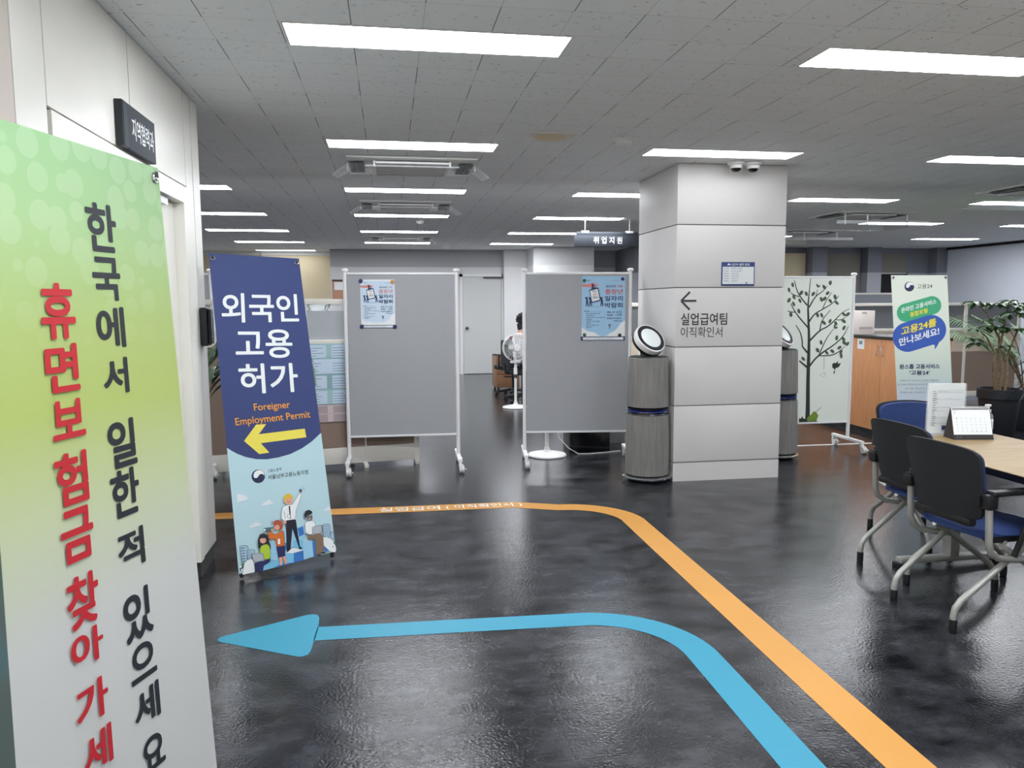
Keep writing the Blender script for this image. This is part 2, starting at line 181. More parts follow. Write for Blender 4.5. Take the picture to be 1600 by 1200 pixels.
('P','ink',[(0.8797,0.0054),(0.8765,0.0045),(0.8685,0.0042),(0.8572,0.0045),(0.8448,0.0054),(0.8339,0.0066),(0.8266,0.0081),(0.8243,0.0093),(0.8274,0.0102),(0.8354,0.0105),(0.8467,0.0102),(0.859,0.0093),(0.87,0.008),(0.8774,0.0066)],0),
('S','white',[(0.7402,0.1268,0.0037),(0.7613,0.1293,0.0037)]),
('S','ink',[(0.7132,0.2358,0.0018),(0.7197,0.2379,0.0018)]),
('S','ink',[(0.7197,0.2317,0.0018),(0.7365,0.2334,0.0017)]),
('S','ink',[(0.7221,0.2273,0.0018),(0.7353,0.2259,0.0018)]),
('S','ink',[(0.3466,0.1407,0.0017),(0.3644,0.1372,0.0017)]),
('S','ink',[(0.3597,0.1459,0.0017),(0.3697,0.1417,0.0017)]),
('S','ink',[(0.3446,0.1348,0.0017),(0.361,0.1338,0.0017)])],
'green':[
('P','navyink',[(0.4002,0.9328),(0.3978,0.9272),(0.3921,0.9219),(0.3835,0.917),(0.3722,0.9127),(0.3587,0.9091),(0.3436,0.9065),(0.3273,0.9049),(0.3105,0.9044),(0.2939,0.905),(0.2781,0.9066),(0.2637,0.9092),(0.2513,0.9128),(0.2413,0.9171),(0.2341,0.922),(0.2301,0.9273),(0.2292,0.9329),(0.2317,0.9384),(0.2373,0.9438),(0.246,0.9487),(0.2572,0.953),(0.2707,0.9565),(0.2858,0.9591),(0.3021,0.9607),(0.3188,0.9613),(0.3354,0.9607),(0.3512,0.9591),(0.3656,0.9564),(0.3781,0.9529),(0.3881,0.9486),(0.3953,0.9437),(0.3994,0.9383)],0),
('P','white',[(0.3922,0.9362),(0.3894,0.9307),(0.3828,0.9256),(0.3727,0.9211),(0.3599,0.9175),(0.3449,0.9149),(0.3287,0.9136),(0.3122,0.9137),(0.2963,0.915),(0.2821,0.9175),(0.2703,0.9212),(0.2616,0.9257),(0.2565,0.9308),(0.2554,0.9363),(0.2581,0.9417),(0.2647,0.9468),(0.2748,0.9513),(0.2876,0.955),(0.3026,0.9575),(0.3188,0.9588),(0.3353,0.9588),(0.3511,0.9575),(0.3653,0.9549),(0.3771,0.9513),(0.3859,0.9468),(0.391,0.9416)],0),
('P','red2',[(0.3114,0.9612),(0.3203,0.9613),(0.3292,0.961),(0.338,0.9605),(0.3464,0.9597),(0.3546,0.9586),(0.3623,0.9572),(0.3695,0.9555),(0.376,0.9536),(0.382,0.9515),(0.3871,0.9491),(0.3915,0.9466),(0.3951,0.9439),(0.3977,0.9411),(0.3995,0.9382),(0.4003,0.9352),(0.4002,0.9323),(0.3991,0.9293),(0.3971,0.9264),(0.3942,0.9235),(0.3893,0.9307),(0.391,0.933),(0.392,0.9354),(0.3922,0.9378),(0.3917,0.9401),(0.3904,0.9425),(0.3884,0.9447),(0.3857,0.9469),(0.3823,0.9489),(0.3783,0.9508),(0.3736,0.9526),(0.3685,0.9541),(0.3628,0.9555),(0.3567,0.9567),(0.3502,0.9576),(0.3435,0.9583),(0.3365,0.9588),(0.3294,0.959),(0.3223,0.9589)],0),
('P','navyink',[(0.2292,0.9329),(0.2295,0.9289),(0.2314,0.9251),(0.2349,0.9213),(0.24,0.9178),(0.2465,0.9146),(0.2544,0.9117),(0.2634,0.9093),(0.2734,0.9073),(0.2843,0.9058),(0.2957,0.9048),(0.3075,0.9044),(0.3195,0.9045),(0.3313,0.9052),(0.3429,0.9064),(0.3538,0.9082),(0.3641,0.9104),(0.3733,0.913),(0.3815,0.9161),(0.3883,0.9194),(0.3937,0.923),(0.3975,0.9269),(0.3997,0.9308),(0.4003,0.9348),(0.3962,0.9342),(0.38,0.9407),(0.3547,0.9436),(0.3311,0.9402),(0.3163,0.9323),(0.2966,0.926),(0.2708,0.9255),(0.2528,0.9306)],0),
('T','ink','고용24',(0.4494,0.9187),(0.7195,0.9219),(0.4534,0.9468),0.004),
('P','pgreen',[(0.2672,0.7273),(0.2249,0.7254),(0.1831,0.7272),(0.1446,0.7325),(0.112,0.741),(0.0875,0.7521),(0.0728,0.7651),(0.0688,0.779),(0.0758,0.7929),(0.0934,0.8059),(0.1204,0.8171),(0.1548,0.8258),(0.1944,0.8312),(0.6684,0.8743),(0.7109,0.8763),(0.7531,0.8745),(0.7921,0.8692),(0.8252,0.8607),(0.8502,0.8496),(0.8653,0.8365),(0.8695,0.8225),(0.8625,0.8085),(0.8448,0.7953),(0.8176,0.784),(0.7827,0.7754),(0.7426,0.7699)],0),
('P','pblue',[(0.3013,0.5514),(0.2331,0.5478),(0.1651,0.5502),(0.102,0.5583),(0.048,0.5716),(0.0069,0.5892),(-0.0187,0.6099),(-0.027,0.6323),(-0.0175,0.6548),(0.0091,0.676),(0.0511,0.6944),(0.1056,0.7088),(0.1689,0.7182),(0.6049,0.7616),(0.6734,0.7654),(0.7419,0.7632),(0.8058,0.7551),(0.8606,0.7418),(0.9027,0.7242),(0.929,0.7033),(0.9379,0.6807),(0.9286,0.658),(0.9017,0.6365),(0.8592,0.618),(0.8039,0.6035),(0.7396,0.5942)],0),
('P','pblue',[(0.6301,0.6099),(0.6791,0.5904),(0.7197,0.5847),(0.7111,0.5604),(0.7438,0.5718),(0.7859,0.5942),(0.8131,0.6219)],0),
('T','paper','온라인 고용서비스',(0.1474,0.7765),(0.7803,0.8314),(0.1494,0.8071),0.03),
('T','pyel','통합포털',(0.3034,0.7515),(0.618,0.7784),(0.3012,0.7804),0.03),
('T','pyel','고용24를',(0.1276,0.6438),(0.7617,0.699),(0.1349,0.6926),0.035),
('T','paper','만나보세요!',(0.0835,0.5803),(0.8102,0.6476),(0.0803,0.627),0.035),
('T','pnavy','원스톱 고용서비스',(0.0652,0.4472),(0.7857,0.4463),(0.0696,0.4762),0.03),
('T','pnavy',"'고용24'",(0.2376,0.4111),(0.6006,0.4098),(0.2396,0.4381),0.03),
('T','pgrey','온라인으로 고용서비스 신청하고 확인하는',(0.0698,0.3737),(0.7591,0.3701),(0.0715,0.3855),0.0),
('T','pgrey','한 곳에서 한번에 편리하게 이용할 수 있는',(0.0192,0.3505),(0.7717,0.3463),(0.021,0.3623),0.0),
('T','pgrey','내 고용 정보까지 한눈에',(0.1516,0.3263),(0.6571,0.3237),(0.1534,0.3381),0.0),
('T','pgrey','맞춤으로 안내하는 고용',(0.0561,0.3042),(0.6538,0.3007),(0.0579,0.3159),0.0)],
'tree':[
('S','bark',[(0.5054,1.0047,0.0068),(0.4934,0.8946,0.0097),(0.484,0.8086,0.0175),(0.4974,0.7037,0.0233),(0.5127,0.5673,0.0274),(0.5141,0.4035,0.0372),(0.517,0.2561,0.0396),(0.5253,0.1148,0.0442),(0.5253,0.0142,0.0509)]),
('S','bark',[(0.3222,0.9773,0.0076),(0.3514,0.9132,0.0097),(0.4004,0.8641,0.0116),(0.4755,0.8117,0.0155)]),
('S','bark',[(0.2805,0.898,0.0058),(0.3276,0.8796,0.0086),(0.3846,0.8703,0.0097)]),
('S','bark',[(0.2896,0.8246,0.0077),(0.3336,0.7723,0.0106),(0.4088,0.7166,0.0126),(0.4981,0.6573,0.0156)]),
('S','bark',[(0.2566,0.7726,0.0068),(0.3032,0.7651,0.0087),(0.3443,0.7649,0.0087)]),
('S','bark',[(0.7005,0.9434,0.0058),(0.6409,0.9005,0.0087),(0.5699,0.876,0.0107),(0.4971,0.7963,0.0156)]),
('S','bark',[(0.588,0.919,0.0049),(0.573,0.876,0.0078)]),
('S','bark',[(0.8353,0.8754,0.0059),(0.7758,0.8262,0.0088),(0.6534,0.7833,0.0108),(0.5618,0.7528,0.0118),(0.5048,0.7006,0.0176)]),
('S','bark',[(0.7503,0.8972,0.0058),(0.6864,0.8388,0.0088),(0.6534,0.7833,0.0087)]),
('S','bark',[(0.9652,0.7852,0.005),(0.8846,0.7638,0.0069),(0.8042,0.7114,0.0109),(0.7235,0.6652,0.0128),(0.6311,0.641,0.0137),(0.5159,0.5673,0.0196)]),
('S','bark',[(0.9238,0.7294,0.0059),(0.8726,0.7079,0.0079),(0.8042,0.7114,0.0079)]),
('S','bark',[(0.7424,0.7768,0.0059),(0.6477,0.7091,0.0098),(0.6311,0.641,0.0137)]),
('S','bark',[(0.9596,0.6669,0.0059),(0.9065,0.5954,0.01),(0.7999,0.5368,0.0118),(0.6667,0.4858,0.0154),(0.5874,0.4446,0.0165),(0.5208,0.3894,0.0197)]),
('S','bark',[(0.7873,0.6492,0.0049),(0.7178,0.5905,0.0088),(0.679,0.541,0.0099),(0.6325,0.4722,0.012)]),
('S','bark',[(0.3544,0.6768,0.0078),(0.4141,0.6239,0.0107),(0.4387,0.5555,0.0127),(0.431,0.5333,0.0141),(0.5035,0.4839,0.0196)]),
('S','bark',[(0.9341,0.5324,0.0045),(0.8661,0.4909,0.0088),(0.7737,0.4637,0.0111),(0.6212,0.4653,0.0099)]),
('S','bark',[(0.4078,0.4326,0.0131),(0.5095,0.3825,0.022)]),
('S','bark',[(0.6919,0.4576,0.0033),(0.6951,0.3698,0.0034)]),
('P','leafp',[(0.3181,0.9516),(0.3188,0.9419),(0.3134,0.9353),(0.3042,0.9343),(0.2946,0.9392),(0.2883,0.9482),(0.2877,0.9578),(0.293,0.9644),(0.3022,0.9654),(0.3118,0.9605)],0),
('P','leafp',[(0.2788,0.9179),(0.2793,0.9083),(0.274,0.9018),(0.2649,0.9009),(0.2556,0.9058),(0.2495,0.9148),(0.249,0.9244),(0.2543,0.9309),(0.2634,0.9319),(0.2727,0.9269)],0),
('P','leafp',[(0.2843,0.8411),(0.2736,0.8327),(0.2608,0.8295),(0.2507,0.8326),(0.2472,0.8409),(0.2516,0.8511),(0.2623,0.8595),(0.2752,0.8627),(0.2853,0.8596),(0.2888,0.8514)],0),
('P','leafp',[(0.337,0.8709),(0.3415,0.8609),(0.339,0.8534),(0.3305,0.8512),(0.3191,0.8552),(0.3093,0.8639),(0.3048,0.8739),(0.3073,0.8814),(0.3159,0.8836),(0.3272,0.8796)],0),
('P','leafp',[(0.4042,0.8471),(0.4101,0.8379),(0.4088,0.8306),(0.4008,0.8279),(0.3892,0.8308),(0.3784,0.8383),(0.3725,0.8475),(0.3738,0.8548),(0.3818,0.8575),(0.3934,0.8546)],0),
('P','leafp',[(0.4195,0.8903),(0.4077,0.8824),(0.3944,0.8797),(0.3846,0.8832),(0.3821,0.8916),(0.3879,0.9017),(0.3996,0.9096),(0.413,0.9123),(0.4228,0.9087),(0.4253,0.9003)],0),
('P','leafp',[(0.4771,0.8933),(0.48,0.8835),(0.4754,0.8761),(0.4652,0.8739),(0.4533,0.8778),(0.4442,0.8862),(0.4413,0.896),(0.4459,0.9034),(0.4561,0.9056),(0.468,0.9017)],0),
('P','leafp',[(0.5543,0.8823),(0.5416,0.8751),(0.5284,0.873),(0.5197,0.8767),(0.5189,0.8849),(0.5261,0.8944),(0.5388,0.9016),(0.552,0.9038),(0.5607,0.9),(0.5616,0.8918)],0),
('P','leafp',[(0.7485,0.961),(0.7426,0.9521),(0.7321,0.9473),(0.7209,0.9486),(0.7134,0.9554),(0.7124,0.9651),(0.7183,0.9741),(0.7288,0.9788),(0.74,0.9776),(0.7475,0.9708)],0),
('P','leafp',[(0.6768,0.9399),(0.684,0.9303),(0.6831,0.9223),(0.6743,0.9188),(0.6612,0.9212),(0.6486,0.9286),(0.6414,0.9382),(0.6423,0.9462),(0.651,0.9497),(0.6642,0.9473)],0),
('P','leafp',[(0.7159,0.8861),(0.7027,0.8806),(0.6898,0.8799),(0.6823,0.8842),(0.683,0.8918),(0.6916,0.8999),(0.7048,0.9053),(0.7177,0.906),(0.7252,0.9018),(0.7245,0.8941)],0),
('P','leafp',[(0.6524,0.855),(0.6559,0.8447),(0.6516,0.8369),(0.6413,0.8346),(0.6288,0.8387),(0.619,0.8475),(0.6155,0.8578),(0.6198,0.8656),(0.6301,0.8679),(0.6426,0.8638)],0),
('P','leafp',[(0.6864,0.8485),(0.6731,0.842),(0.6593,0.8406),(0.6503,0.8449),(0.6495,0.8532),(0.6572,0.8624),(0.6705,0.869),(0.6842,0.8704),(0.6933,0.8661),(0.6941,0.8577)],0),
('P','leafp',[(0.8087,0.8691),(0.8086,0.8588),(0.8017,0.8517),(0.7907,0.8507),(0.7797,0.8562),(0.773,0.8659),(0.7731,0.8763),(0.78,0.8833),(0.791,0.8843),(0.802,0.8789)],0),
('P','leafp',[(0.752,0.8456),(0.7597,0.8362),(0.7592,0.8282),(0.7508,0.8247),(0.7376,0.8269),(0.7247,0.8341),(0.7171,0.8435),(0.7176,0.8515),(0.726,0.855),(0.7392,0.8528)],0),
('P','leafp',[(0.8226,0.8348),(0.8343,0.8262),(0.8376,0.8182),(0.8311,0.814),(0.8175,0.8151),(0.8019,0.821),(0.7902,0.8296),(0.787,0.8376),(0.7934,0.8418),(0.807,0.8407)],0),
('P','leafp',[(0.3338,0.8248),(0.3385,0.8146),(0.3362,0.8071),(0.328,0.8051),(0.317,0.8093),(0.3073,0.8182),(0.3027,0.8283),(0.3049,0.8358),(0.3131,0.8378),(0.3241,0.8336)],0),
('P','leafp',[(0.3988,0.7748),(0.401,0.7646),(0.3964,0.7572),(0.3866,0.7556),(0.3754,0.7602),(0.3672,0.7694),(0.3649,0.7796),(0.3696,0.787),(0.3793,0.7886),(0.3905,0.784)],0),
('P','leafp',[(0.3119,0.7508),(0.3115,0.7409),(0.3043,0.7342),(0.2931,0.7331),(0.2821,0.7382),(0.2756,0.7475),(0.2761,0.7574),(0.2832,0.7641),(0.2944,0.7651),(0.3054,0.76)],0),
('P','leafp',[(0.6595,0.7467),(0.6643,0.7364),(0.6619,0.7287),(0.6533,0.7266),(0.6417,0.7307),(0.6316,0.7396),(0.6268,0.7499),(0.6292,0.7576),(0.6378,0.7598),(0.6494,0.7556)],0),
('P','leafp',[(0.6116,0.7482),(0.6149,0.7376),(0.6113,0.7299),(0.602,0.7281),(0.5906,0.7328),(0.5815,0.7423),(0.5782,0.7529),(0.5818,0.7605),(0.5911,0.7624),(0.6025,0.7577)],0),
('P','leafp',[(0.6872,0.6981),(0.6973,0.6887),(0.6988,0.6803),(0.6912,0.6763),(0.6773,0.6781),(0.6625,0.685),(0.6524,0.6945),(0.6509,0.7028),(0.6585,0.7069),(0.6723,0.7051)],0),
('P','leafp',[(0.7576,0.6982),(0.748,0.6903),(0.7369,0.687),(0.7285,0.6896),(0.7261,0.697),(0.7306,0.7065),(0.7402,0.7144),(0.7513,0.7177),(0.7597,0.7151),(0.7621,0.7077)],0),
('P','leafp',[(0.8274,0.6894),(0.8299,0.6794),(0.8252,0.6721),(0.8151,0.6703),(0.8035,0.6746),(0.7948,0.6835),(0.7923,0.6935),(0.797,0.7008),(0.8071,0.7026),(0.8187,0.6983)],0),
('P','leafp',[(0.9115,0.7548),(0.9227,0.7466),(0.9257,0.7389),(0.9195,0.7348),(0.9064,0.7358),(0.8914,0.7415),(0.8802,0.7498),(0.8772,0.7574),(0.8834,0.7615),(0.8965,0.7605)],0),
('P','leafp',[(0.9593,0.7403),(0.944,0.7344),(0.9298,0.7337),(0.922,0.7385),(0.9236,0.7468),(0.9341,0.7556),(0.9494,0.7615),(0.9636,0.7622),(0.9714,0.7575),(0.9698,0.7491)],0),
('P','leafp',[(0.9124,0.7095),(0.9249,0.7008),(0.9284,0.6924),(0.9216,0.6875),(0.9071,0.6879),(0.8905,0.6935),(0.878,0.7022),(0.8745,0.7106),(0.8813,0.7155),(0.8958,0.7151)],0),
('P','leafp',[(0.9221,0.6501),(0.9112,0.6414),(0.899,0.6378),(0.8902,0.6406),(0.888,0.6488),(0.8934,0.6593),(0.9043,0.668),(0.9165,0.6716),(0.9254,0.6688),(0.9275,0.6606)],0),
('P','leafp',[(0.8444,0.5843),(0.838,0.5741),(0.8279,0.5686),(0.8179,0.57),(0.8118,0.5777),(0.812,0.5888),(0.8183,0.599),(0.8284,0.6045),(0.8384,0.6031),(0.8445,0.5954)],0),
('P','leafp',[(0.9229,0.5822),(0.9295,0.5725),(0.9278,0.5644),(0.9184,0.561),(0.905,0.5635),(0.8927,0.571),(0.8861,0.5806),(0.8878,0.5887),(0.8971,0.5922),(0.9105,0.5897)],0),
('P','leafp',[(0.6658,0.5588),(0.6668,0.5488),(0.6613,0.542),(0.6514,0.5408),(0.6409,0.5457),(0.6339,0.5549),(0.6329,0.5648),(0.6384,0.5716),(0.6482,0.5728),(0.6587,0.5679)],0),
('P','leafp',[(0.9314,0.56),(0.9428,0.5518),(0.9455,0.5435),(0.9384,0.5382),(0.9244,0.538),(0.9087,0.5429),(0.8973,0.551),(0.8946,0.5593),(0.9017,0.5646),(0.9157,0.5648)],0),
('P','leafp',[(0.9708,0.5404),(0.9608,0.5327),(0.9494,0.5297),(0.9412,0.5324),(0.9391,0.5399),(0.9441,0.5493),(0.9542,0.5569),(0.9655,0.56),(0.9738,0.5572),(0.9758,0.5497)],0),
('P','leafp',[(0.4628,0.4524),(0.472,0.4436),(0.4732,0.4358),(0.466,0.4319),(0.4531,0.4334),(0.4395,0.4398),(0.4303,0.4486),(0.429,0.4564),(0.4362,0.4603),(0.4491,0.4587)],0),
('P','leafp',[(0.6289,0.5092),(0.6349,0.4993),(0.6326,0.4911),(0.6228,0.4877),(0.6093,0.4905),(0.5972,0.4983),(0.5911,0.5082),(0.5935,0.5164),(0.6032,0.5198),(0.6168,0.5171)],0),
('P','leafp',[(0.7315,0.4902),(0.7388,0.4812),(0.7387,0.4737),(0.7313,0.4707),(0.7193,0.4733),(0.7074,0.4804),(0.7002,0.4894),(0.7002,0.4968),(0.7077,0.4999),(0.7196,0.4973)],0),
('P','leafp',[(0.7948,0.5028),(0.8052,0.4946),(0.8072,0.4866),(0.8002,0.4819),(0.7867,0.4823),(0.772,0.4876),(0.7617,0.4958),(0.7596,0.5038),(0.7667,0.5084),(0.7801,0.5081)],0),
('P','leafp',[(0.8753,0.511),(0.8605,0.5064),(0.8472,0.5066),(0.8404,0.5115),(0.8427,0.5192),(0.8532,0.5269),(0.8679,0.5315),(0.8813,0.5313),(0.8881,0.5264),(0.8858,0.5187)],0),
('P','leafp',[(0.8978,0.4828),(0.8875,0.4745),(0.8759,0.4711),(0.8674,0.4739),(0.8653,0.4817),(0.8703,0.4916),(0.8805,0.4998),(0.8921,0.5032),(0.9007,0.5005),(0.9028,0.4927)],0),
('P','leafp',[(0.9057,0.4628),(0.9041,0.4517),(0.8967,0.4447),(0.8865,0.4446),(0.8774,0.4513),(0.8727,0.4623),(0.8744,0.4734),(0.8817,0.4804),(0.8919,0.4805),(0.9011,0.4738)],0),
('P','leafp',[(0.5702,0.9558),(0.5826,0.957),(0.5936,0.9447),(0.6162,0.9484),(0.6088,0.9337),(0.5862,0.9313),(0.5732,0.9411)],0),
('P','leafp',[(0.7888,0.6741),(0.8013,0.6753),(0.8126,0.6628),(0.8355,0.6664),(0.8281,0.6515),(0.8051,0.6491),(0.7919,0.6592)],0),
('P','bark',[(0.7891,0.4074),(0.8121,0.4156),(0.8242,0.4105),(0.8585,0.4277),(0.8504,0.4067),(0.889,0.4133),(0.8672,0.3854),(0.8266,0.3753),(0.8174,0.3352),(0.8049,0.3452),(0.8211,0.3683),(0.7907,0.3827)],0),
('P','leafg',[(0.5171,0.0143),(0.5183,0.0335),(0.5467,0.0507),(0.5639,0.0575),(0.5919,0.0797),(0.6217,0.0742),(0.6491,0.0488),(0.6278,0.0122)],0),
('S','bark',[(0.6101,0.0708,0.0044),(0.6786,0.1066,0.0045)]),
('P','bark',[(0.4259,0.0118),(0.4303,0.0372),(0.4506,0.0298),(0.4589,0.0487),(0.4774,0.0321),(0.5011,0.0267),(0.5315,0.0098)],0),
('S','ornament',[(0.6416,0.3248,0.005),(0.6755,0.3454,0.0049),(0.7104,0.3506,0.0049),(0.7144,0.3238,0.005),(0.677,0.3208,0.005)]),
('P','bark',[(0.4259,0.0118),(0.6432,0.0119),(0.6435,0.0062),(0.4262,0.0061)],0)],
}
# ---------------------------------------------------------------- materials
def lin(h):
    h = h.lstrip('#'); c = [int(h[i:i+2], 16)/255 for i in (0, 2, 4)]
    return tuple(x/12.92 if x <= .04045 else ((x+.055)/1.055)**2.4 for x in c) + (1,)
MATS = {}
def mat(name, hexc, rough=.5, metal=0., emit=0., trans=0., alpha=1., spec=.5, coat=0.):
    if name in MATS: return MATS[name]
    m = bpy.data.materials.new(name); m.use_nodes = True; b = m.node_tree.nodes['Principled BSDF']
    b.inputs['Base Color'].default_value = lin(hexc); b.inputs['Roughness'].default_value = rough
    b.inputs['Metallic'].default_value = metal; b.inputs['Specular IOR Level'].default_value = spec
    if trans: b.inputs['Transmission Weight'].default_value = trans; b.inputs['IOR'].default_value = 1.1
    if alpha < 1: b.inputs['Alpha'].default_value = alpha
    if coat: b.inputs['Coat Weight'].default_value = coat
    if emit:
        b.inputs['Emission Color'].default_value = lin(hexc); b.inputs['Emission Strength'].default_value = emit
    MATS[name] = m; return m
def nodes(m):
    nt = m.node_tree; return nt, nt.nodes, nt.links, nt.nodes['Principled BSDF']
def speckle(m, hexa, hexb, scale=40, detail=3, bump=0., stretch=(1, 1, 1), lo=.35, hi=.65, bscale=None):
    nt, N, L, b = nodes(m)
    tc = N.new('ShaderNodeTexCoord'); mp = N.new('ShaderNodeMapping'); mp.inputs['Scale'].default_value = stretch
    L.new(tc.outputs['Object'], mp.inputs['Vector'])
    n = N.new('ShaderNodeTexNoise'); n.inputs['Scale'].default_value = scale; n.inputs['Detail'].default_value = detail
    L.new(mp.outputs['Vector'], n.inputs['Vector'])
    r = N.new('ShaderNodeValToRGB'); r.color_ramp.elements[0].position = lo; r.color_ramp.elements[1].position = hi
    r.color_ramp.elements[0].color = lin(hexa); r.color_ramp.elements[1].color = lin(hexb)
    L.new(n.outputs['Fac'], r.inputs['Fac']); L.new(r.outputs['Color'], b.inputs['Base Color'])
    if bump:
        n2 = N.new('ShaderNodeTexNoise'); n2.inputs['Scale'].default_value = bscale or scale*3; n2.inputs['Detail'].default_value = 2
        L.new(tc.outputs['Object'], n2.inputs['Vector'])
        bp = N.new('ShaderNodeBump'); bp.inputs['Strength'].default_value = bump; bp.inputs['Distance'].default_value = .002
        L.new(n2.outputs['Fac'], bp.inputs['Height']); L.new(bp.outputs['Normal'], b.inputs['Normal'])
    return m
def two_tone(name, low, high, z=2.26, rough=.6):
    m = mat(name, low, rough); nt, N, L, b = nodes(m)
    tc = N.new('ShaderNodeTexCoord'); s = N.new('ShaderNodeSeparateXYZ'); L.new(tc.outputs['Object'], s.inputs[0])
    mt = N.new('ShaderNodeMath'); mt.operation = 'GREATER_THAN'; mt.inputs[1].default_value = z; L.new(s.outputs['Z'], mt.inputs[0])
    mx = N.new('ShaderNodeMix'); mx.data_type = 'RGBA'; mx.inputs['A'].default_value = lin(low); mx.inputs['B'].default_value = lin(high)
    L.new(mt.outputs[0], mx.inputs['Factor']); L.new(mx.outputs['Result'], b.inputs['Base Color']); return m
def floor_mat():
    m = mat('floor_vinyl', '#404145', .17, spec=.38); nt, N, L, b = nodes(m)
    tc = N.new('ShaderNodeTexCoord'); mp = N.new('ShaderNodeMapping'); mp.inputs['Scale'].default_value = (.8, 1.2, 1); L.new(tc.outputs['Object'], mp.inputs[0])
    n1 = N.new('ShaderNodeTexNoise'); n1.inputs['Scale'].default_value = 5; n1.inputs['Detail'].default_value = 7; n1.inputs['Roughness'].default_value = .68; L.new(mp.outputs[0], n1.inputs['Vector'])
    r = N.new('ShaderNodeValToRGB'); e = r.color_ramp.elements; e[0].position = .36; e[1].position = .7; e[0].color = lin('#0a0b0e'); e[1].color = lin('#47484d')
    L.new(n1.outputs['Fac'], r.inputs[0])
    br = N.new('ShaderNodeTexBrick'); br.offset = 0.5; br.inputs['Scale'].default_value = 1; br.inputs['Brick Width'].default_value = .9; br.inputs['Row Height'].default_value = .45
    br.inputs['Mortar Size'].default_value = .0012; br.inputs['Mortar Smooth'].default_value = .3; br.inputs['Bias'].default_value = 0
    br.inputs['Color1'].default_value = (1, 1, 1, 1); br.inputs['Color2'].default_value = (.86, .87, .88, 1); br.inputs['Mortar'].default_value = (.45, .45, .45, 1)
    mp2 = N.new('ShaderNodeMapping'); mp2.inputs['Location'].default_value = (.32, -.08, 0); L.new(tc.outputs['Object'], mp2.inputs[0]); L.new(mp2.outputs[0], br.inputs['Vector'])
    mx = N.new('ShaderNodeMix'); mx.data_type = 'RGBA'; mx.blend_type = 'MULTIPLY'; mx.inputs['Factor'].default_value = 1
    L.new(r.outputs[0], mx.inputs['A']); L.new(br.outputs['Color'], mx.inputs['B']); L.new(mx.outputs['Result'], b.inputs['Base Color'])
    n2 = N.new('ShaderNodeTexNoise'); n2.inputs['Scale'].default_value = 85; n2.inputs['Detail'].default_value = 2; L.new(tc.outputs['Object'], n2.inputs['Vector'])
    bp = N.new('ShaderNodeBump'); bp.inputs['Strength'].default_value = .42; bp.inputs['Distance'].default_value = .0028
    L.new(n2.outputs['Fac'], bp.inputs['Height']); L.new(bp.outputs[0], b.inputs['Normal'])
    return m
def ceil_mat():
    m = mat('ceiling_tile', '#c3c3c0', .9, spec=.2); nt, N, L, b = nodes(m)
    tc = N.new('ShaderNodeTexCoord'); mp = N.new('ShaderNodeMapping'); mp.inputs['Location'].default_value = (.408, -3.82, 0); L.new(tc.outputs['Object'], mp.inputs[0])
    br = N.new('ShaderNodeTexBrick'); br.offset = .5; br.inputs['Scale'].default_value = 1; br.inputs['Brick Width'].default_value = .572; br.inputs['Row Height'].default_value = .267
    br.inputs['Mortar Size'].default_value = .0022; br.inputs['Mortar Smooth'].default_value = .2; br.inputs['Color1'].default_value = lin('#f5f7f8'); br.inputs['Color2'].default_value = lin('#f2f4f5'); br.inputs['Mortar'].default_value = lin('#dededb')
    L.new(mp.outputs[0], br.inputs['Vector'])
    mp3 = N.new('ShaderNodeMapping'); mp3.inputs['Scale'].default_value = (.45, 1, 1); L.new(tc.outputs['Object'], mp3.inputs[0])
    n = N.new('ShaderNodeTexNoise'); n.inputs['Scale'].default_value = 75; n.inputs['Detail'].default_value = 2; L.new(mp3.outputs[0], n.inputs['Vector'])
    r = N.new('ShaderNodeValToRGB'); e = r.color_ramp.elements; e[0].position = .27; e[1].position = .33; e[0].color = (.5, .5, .5, 1); e[1].color = (1, 1, 1, 1); L.new(n.outputs['Fac'], r.inputs[0])
    mx = N.new('ShaderNodeMix'); mx.data_type = 'RGBA'; mx.blend_type = 'MULTIPLY'; mx.inputs['Factor'].default_value = 1
    L.new(br.outputs['Color'], mx.inputs['A']); L.new(r.outputs[0], mx.inputs['B'])
    sx = N.new('ShaderNodeSeparateXYZ'); L.new(mp.outputs[0], sx.inputs[0])
    def mth(op, a, c):
        q = N.new('ShaderNodeMath'); q.operation = op
        for i, v in enumerate((a, c)):
            if v is None: continue
            if isinstance(v, float): q.inputs[i].default_value = v
            else: L.new(v, q.inputs[i])
        return q.outputs[0]
    row = mth('FLOORED_MODULO', mth('FLOOR', mth('DIVIDE', sx.outputs['Y'], .267), None), 2.0)
    xo = mth('FLOORED_MODULO', mth('ADD', mth('ADD', sx.outputs['X'], mth('MULTIPLY', row, .286)), .0025), .572)
    gap = mth('LESS_THAN', xo, .0045)
    mx2 = N.new('ShaderNodeMix'); mx2.data_type = 'RGBA'; mx2.inputs['B'].default_value = lin('#969693')
    L.new(gap, mx2.inputs['Factor']); L.new(mx.outputs['Result'], mx2.inputs['A']); L.new(mx2.outputs['Result'], b.inputs['Base Color'])
    return m
def wood_mat(name, a, b_, axis='z', rough=.45):
    m = mat(name, a, rough)
    return speckle(m, a, b_, 5, 4, stretch=(9, 9, .7) if axis == 'z' else (.7, 9, 9), lo=.3, hi=.7)
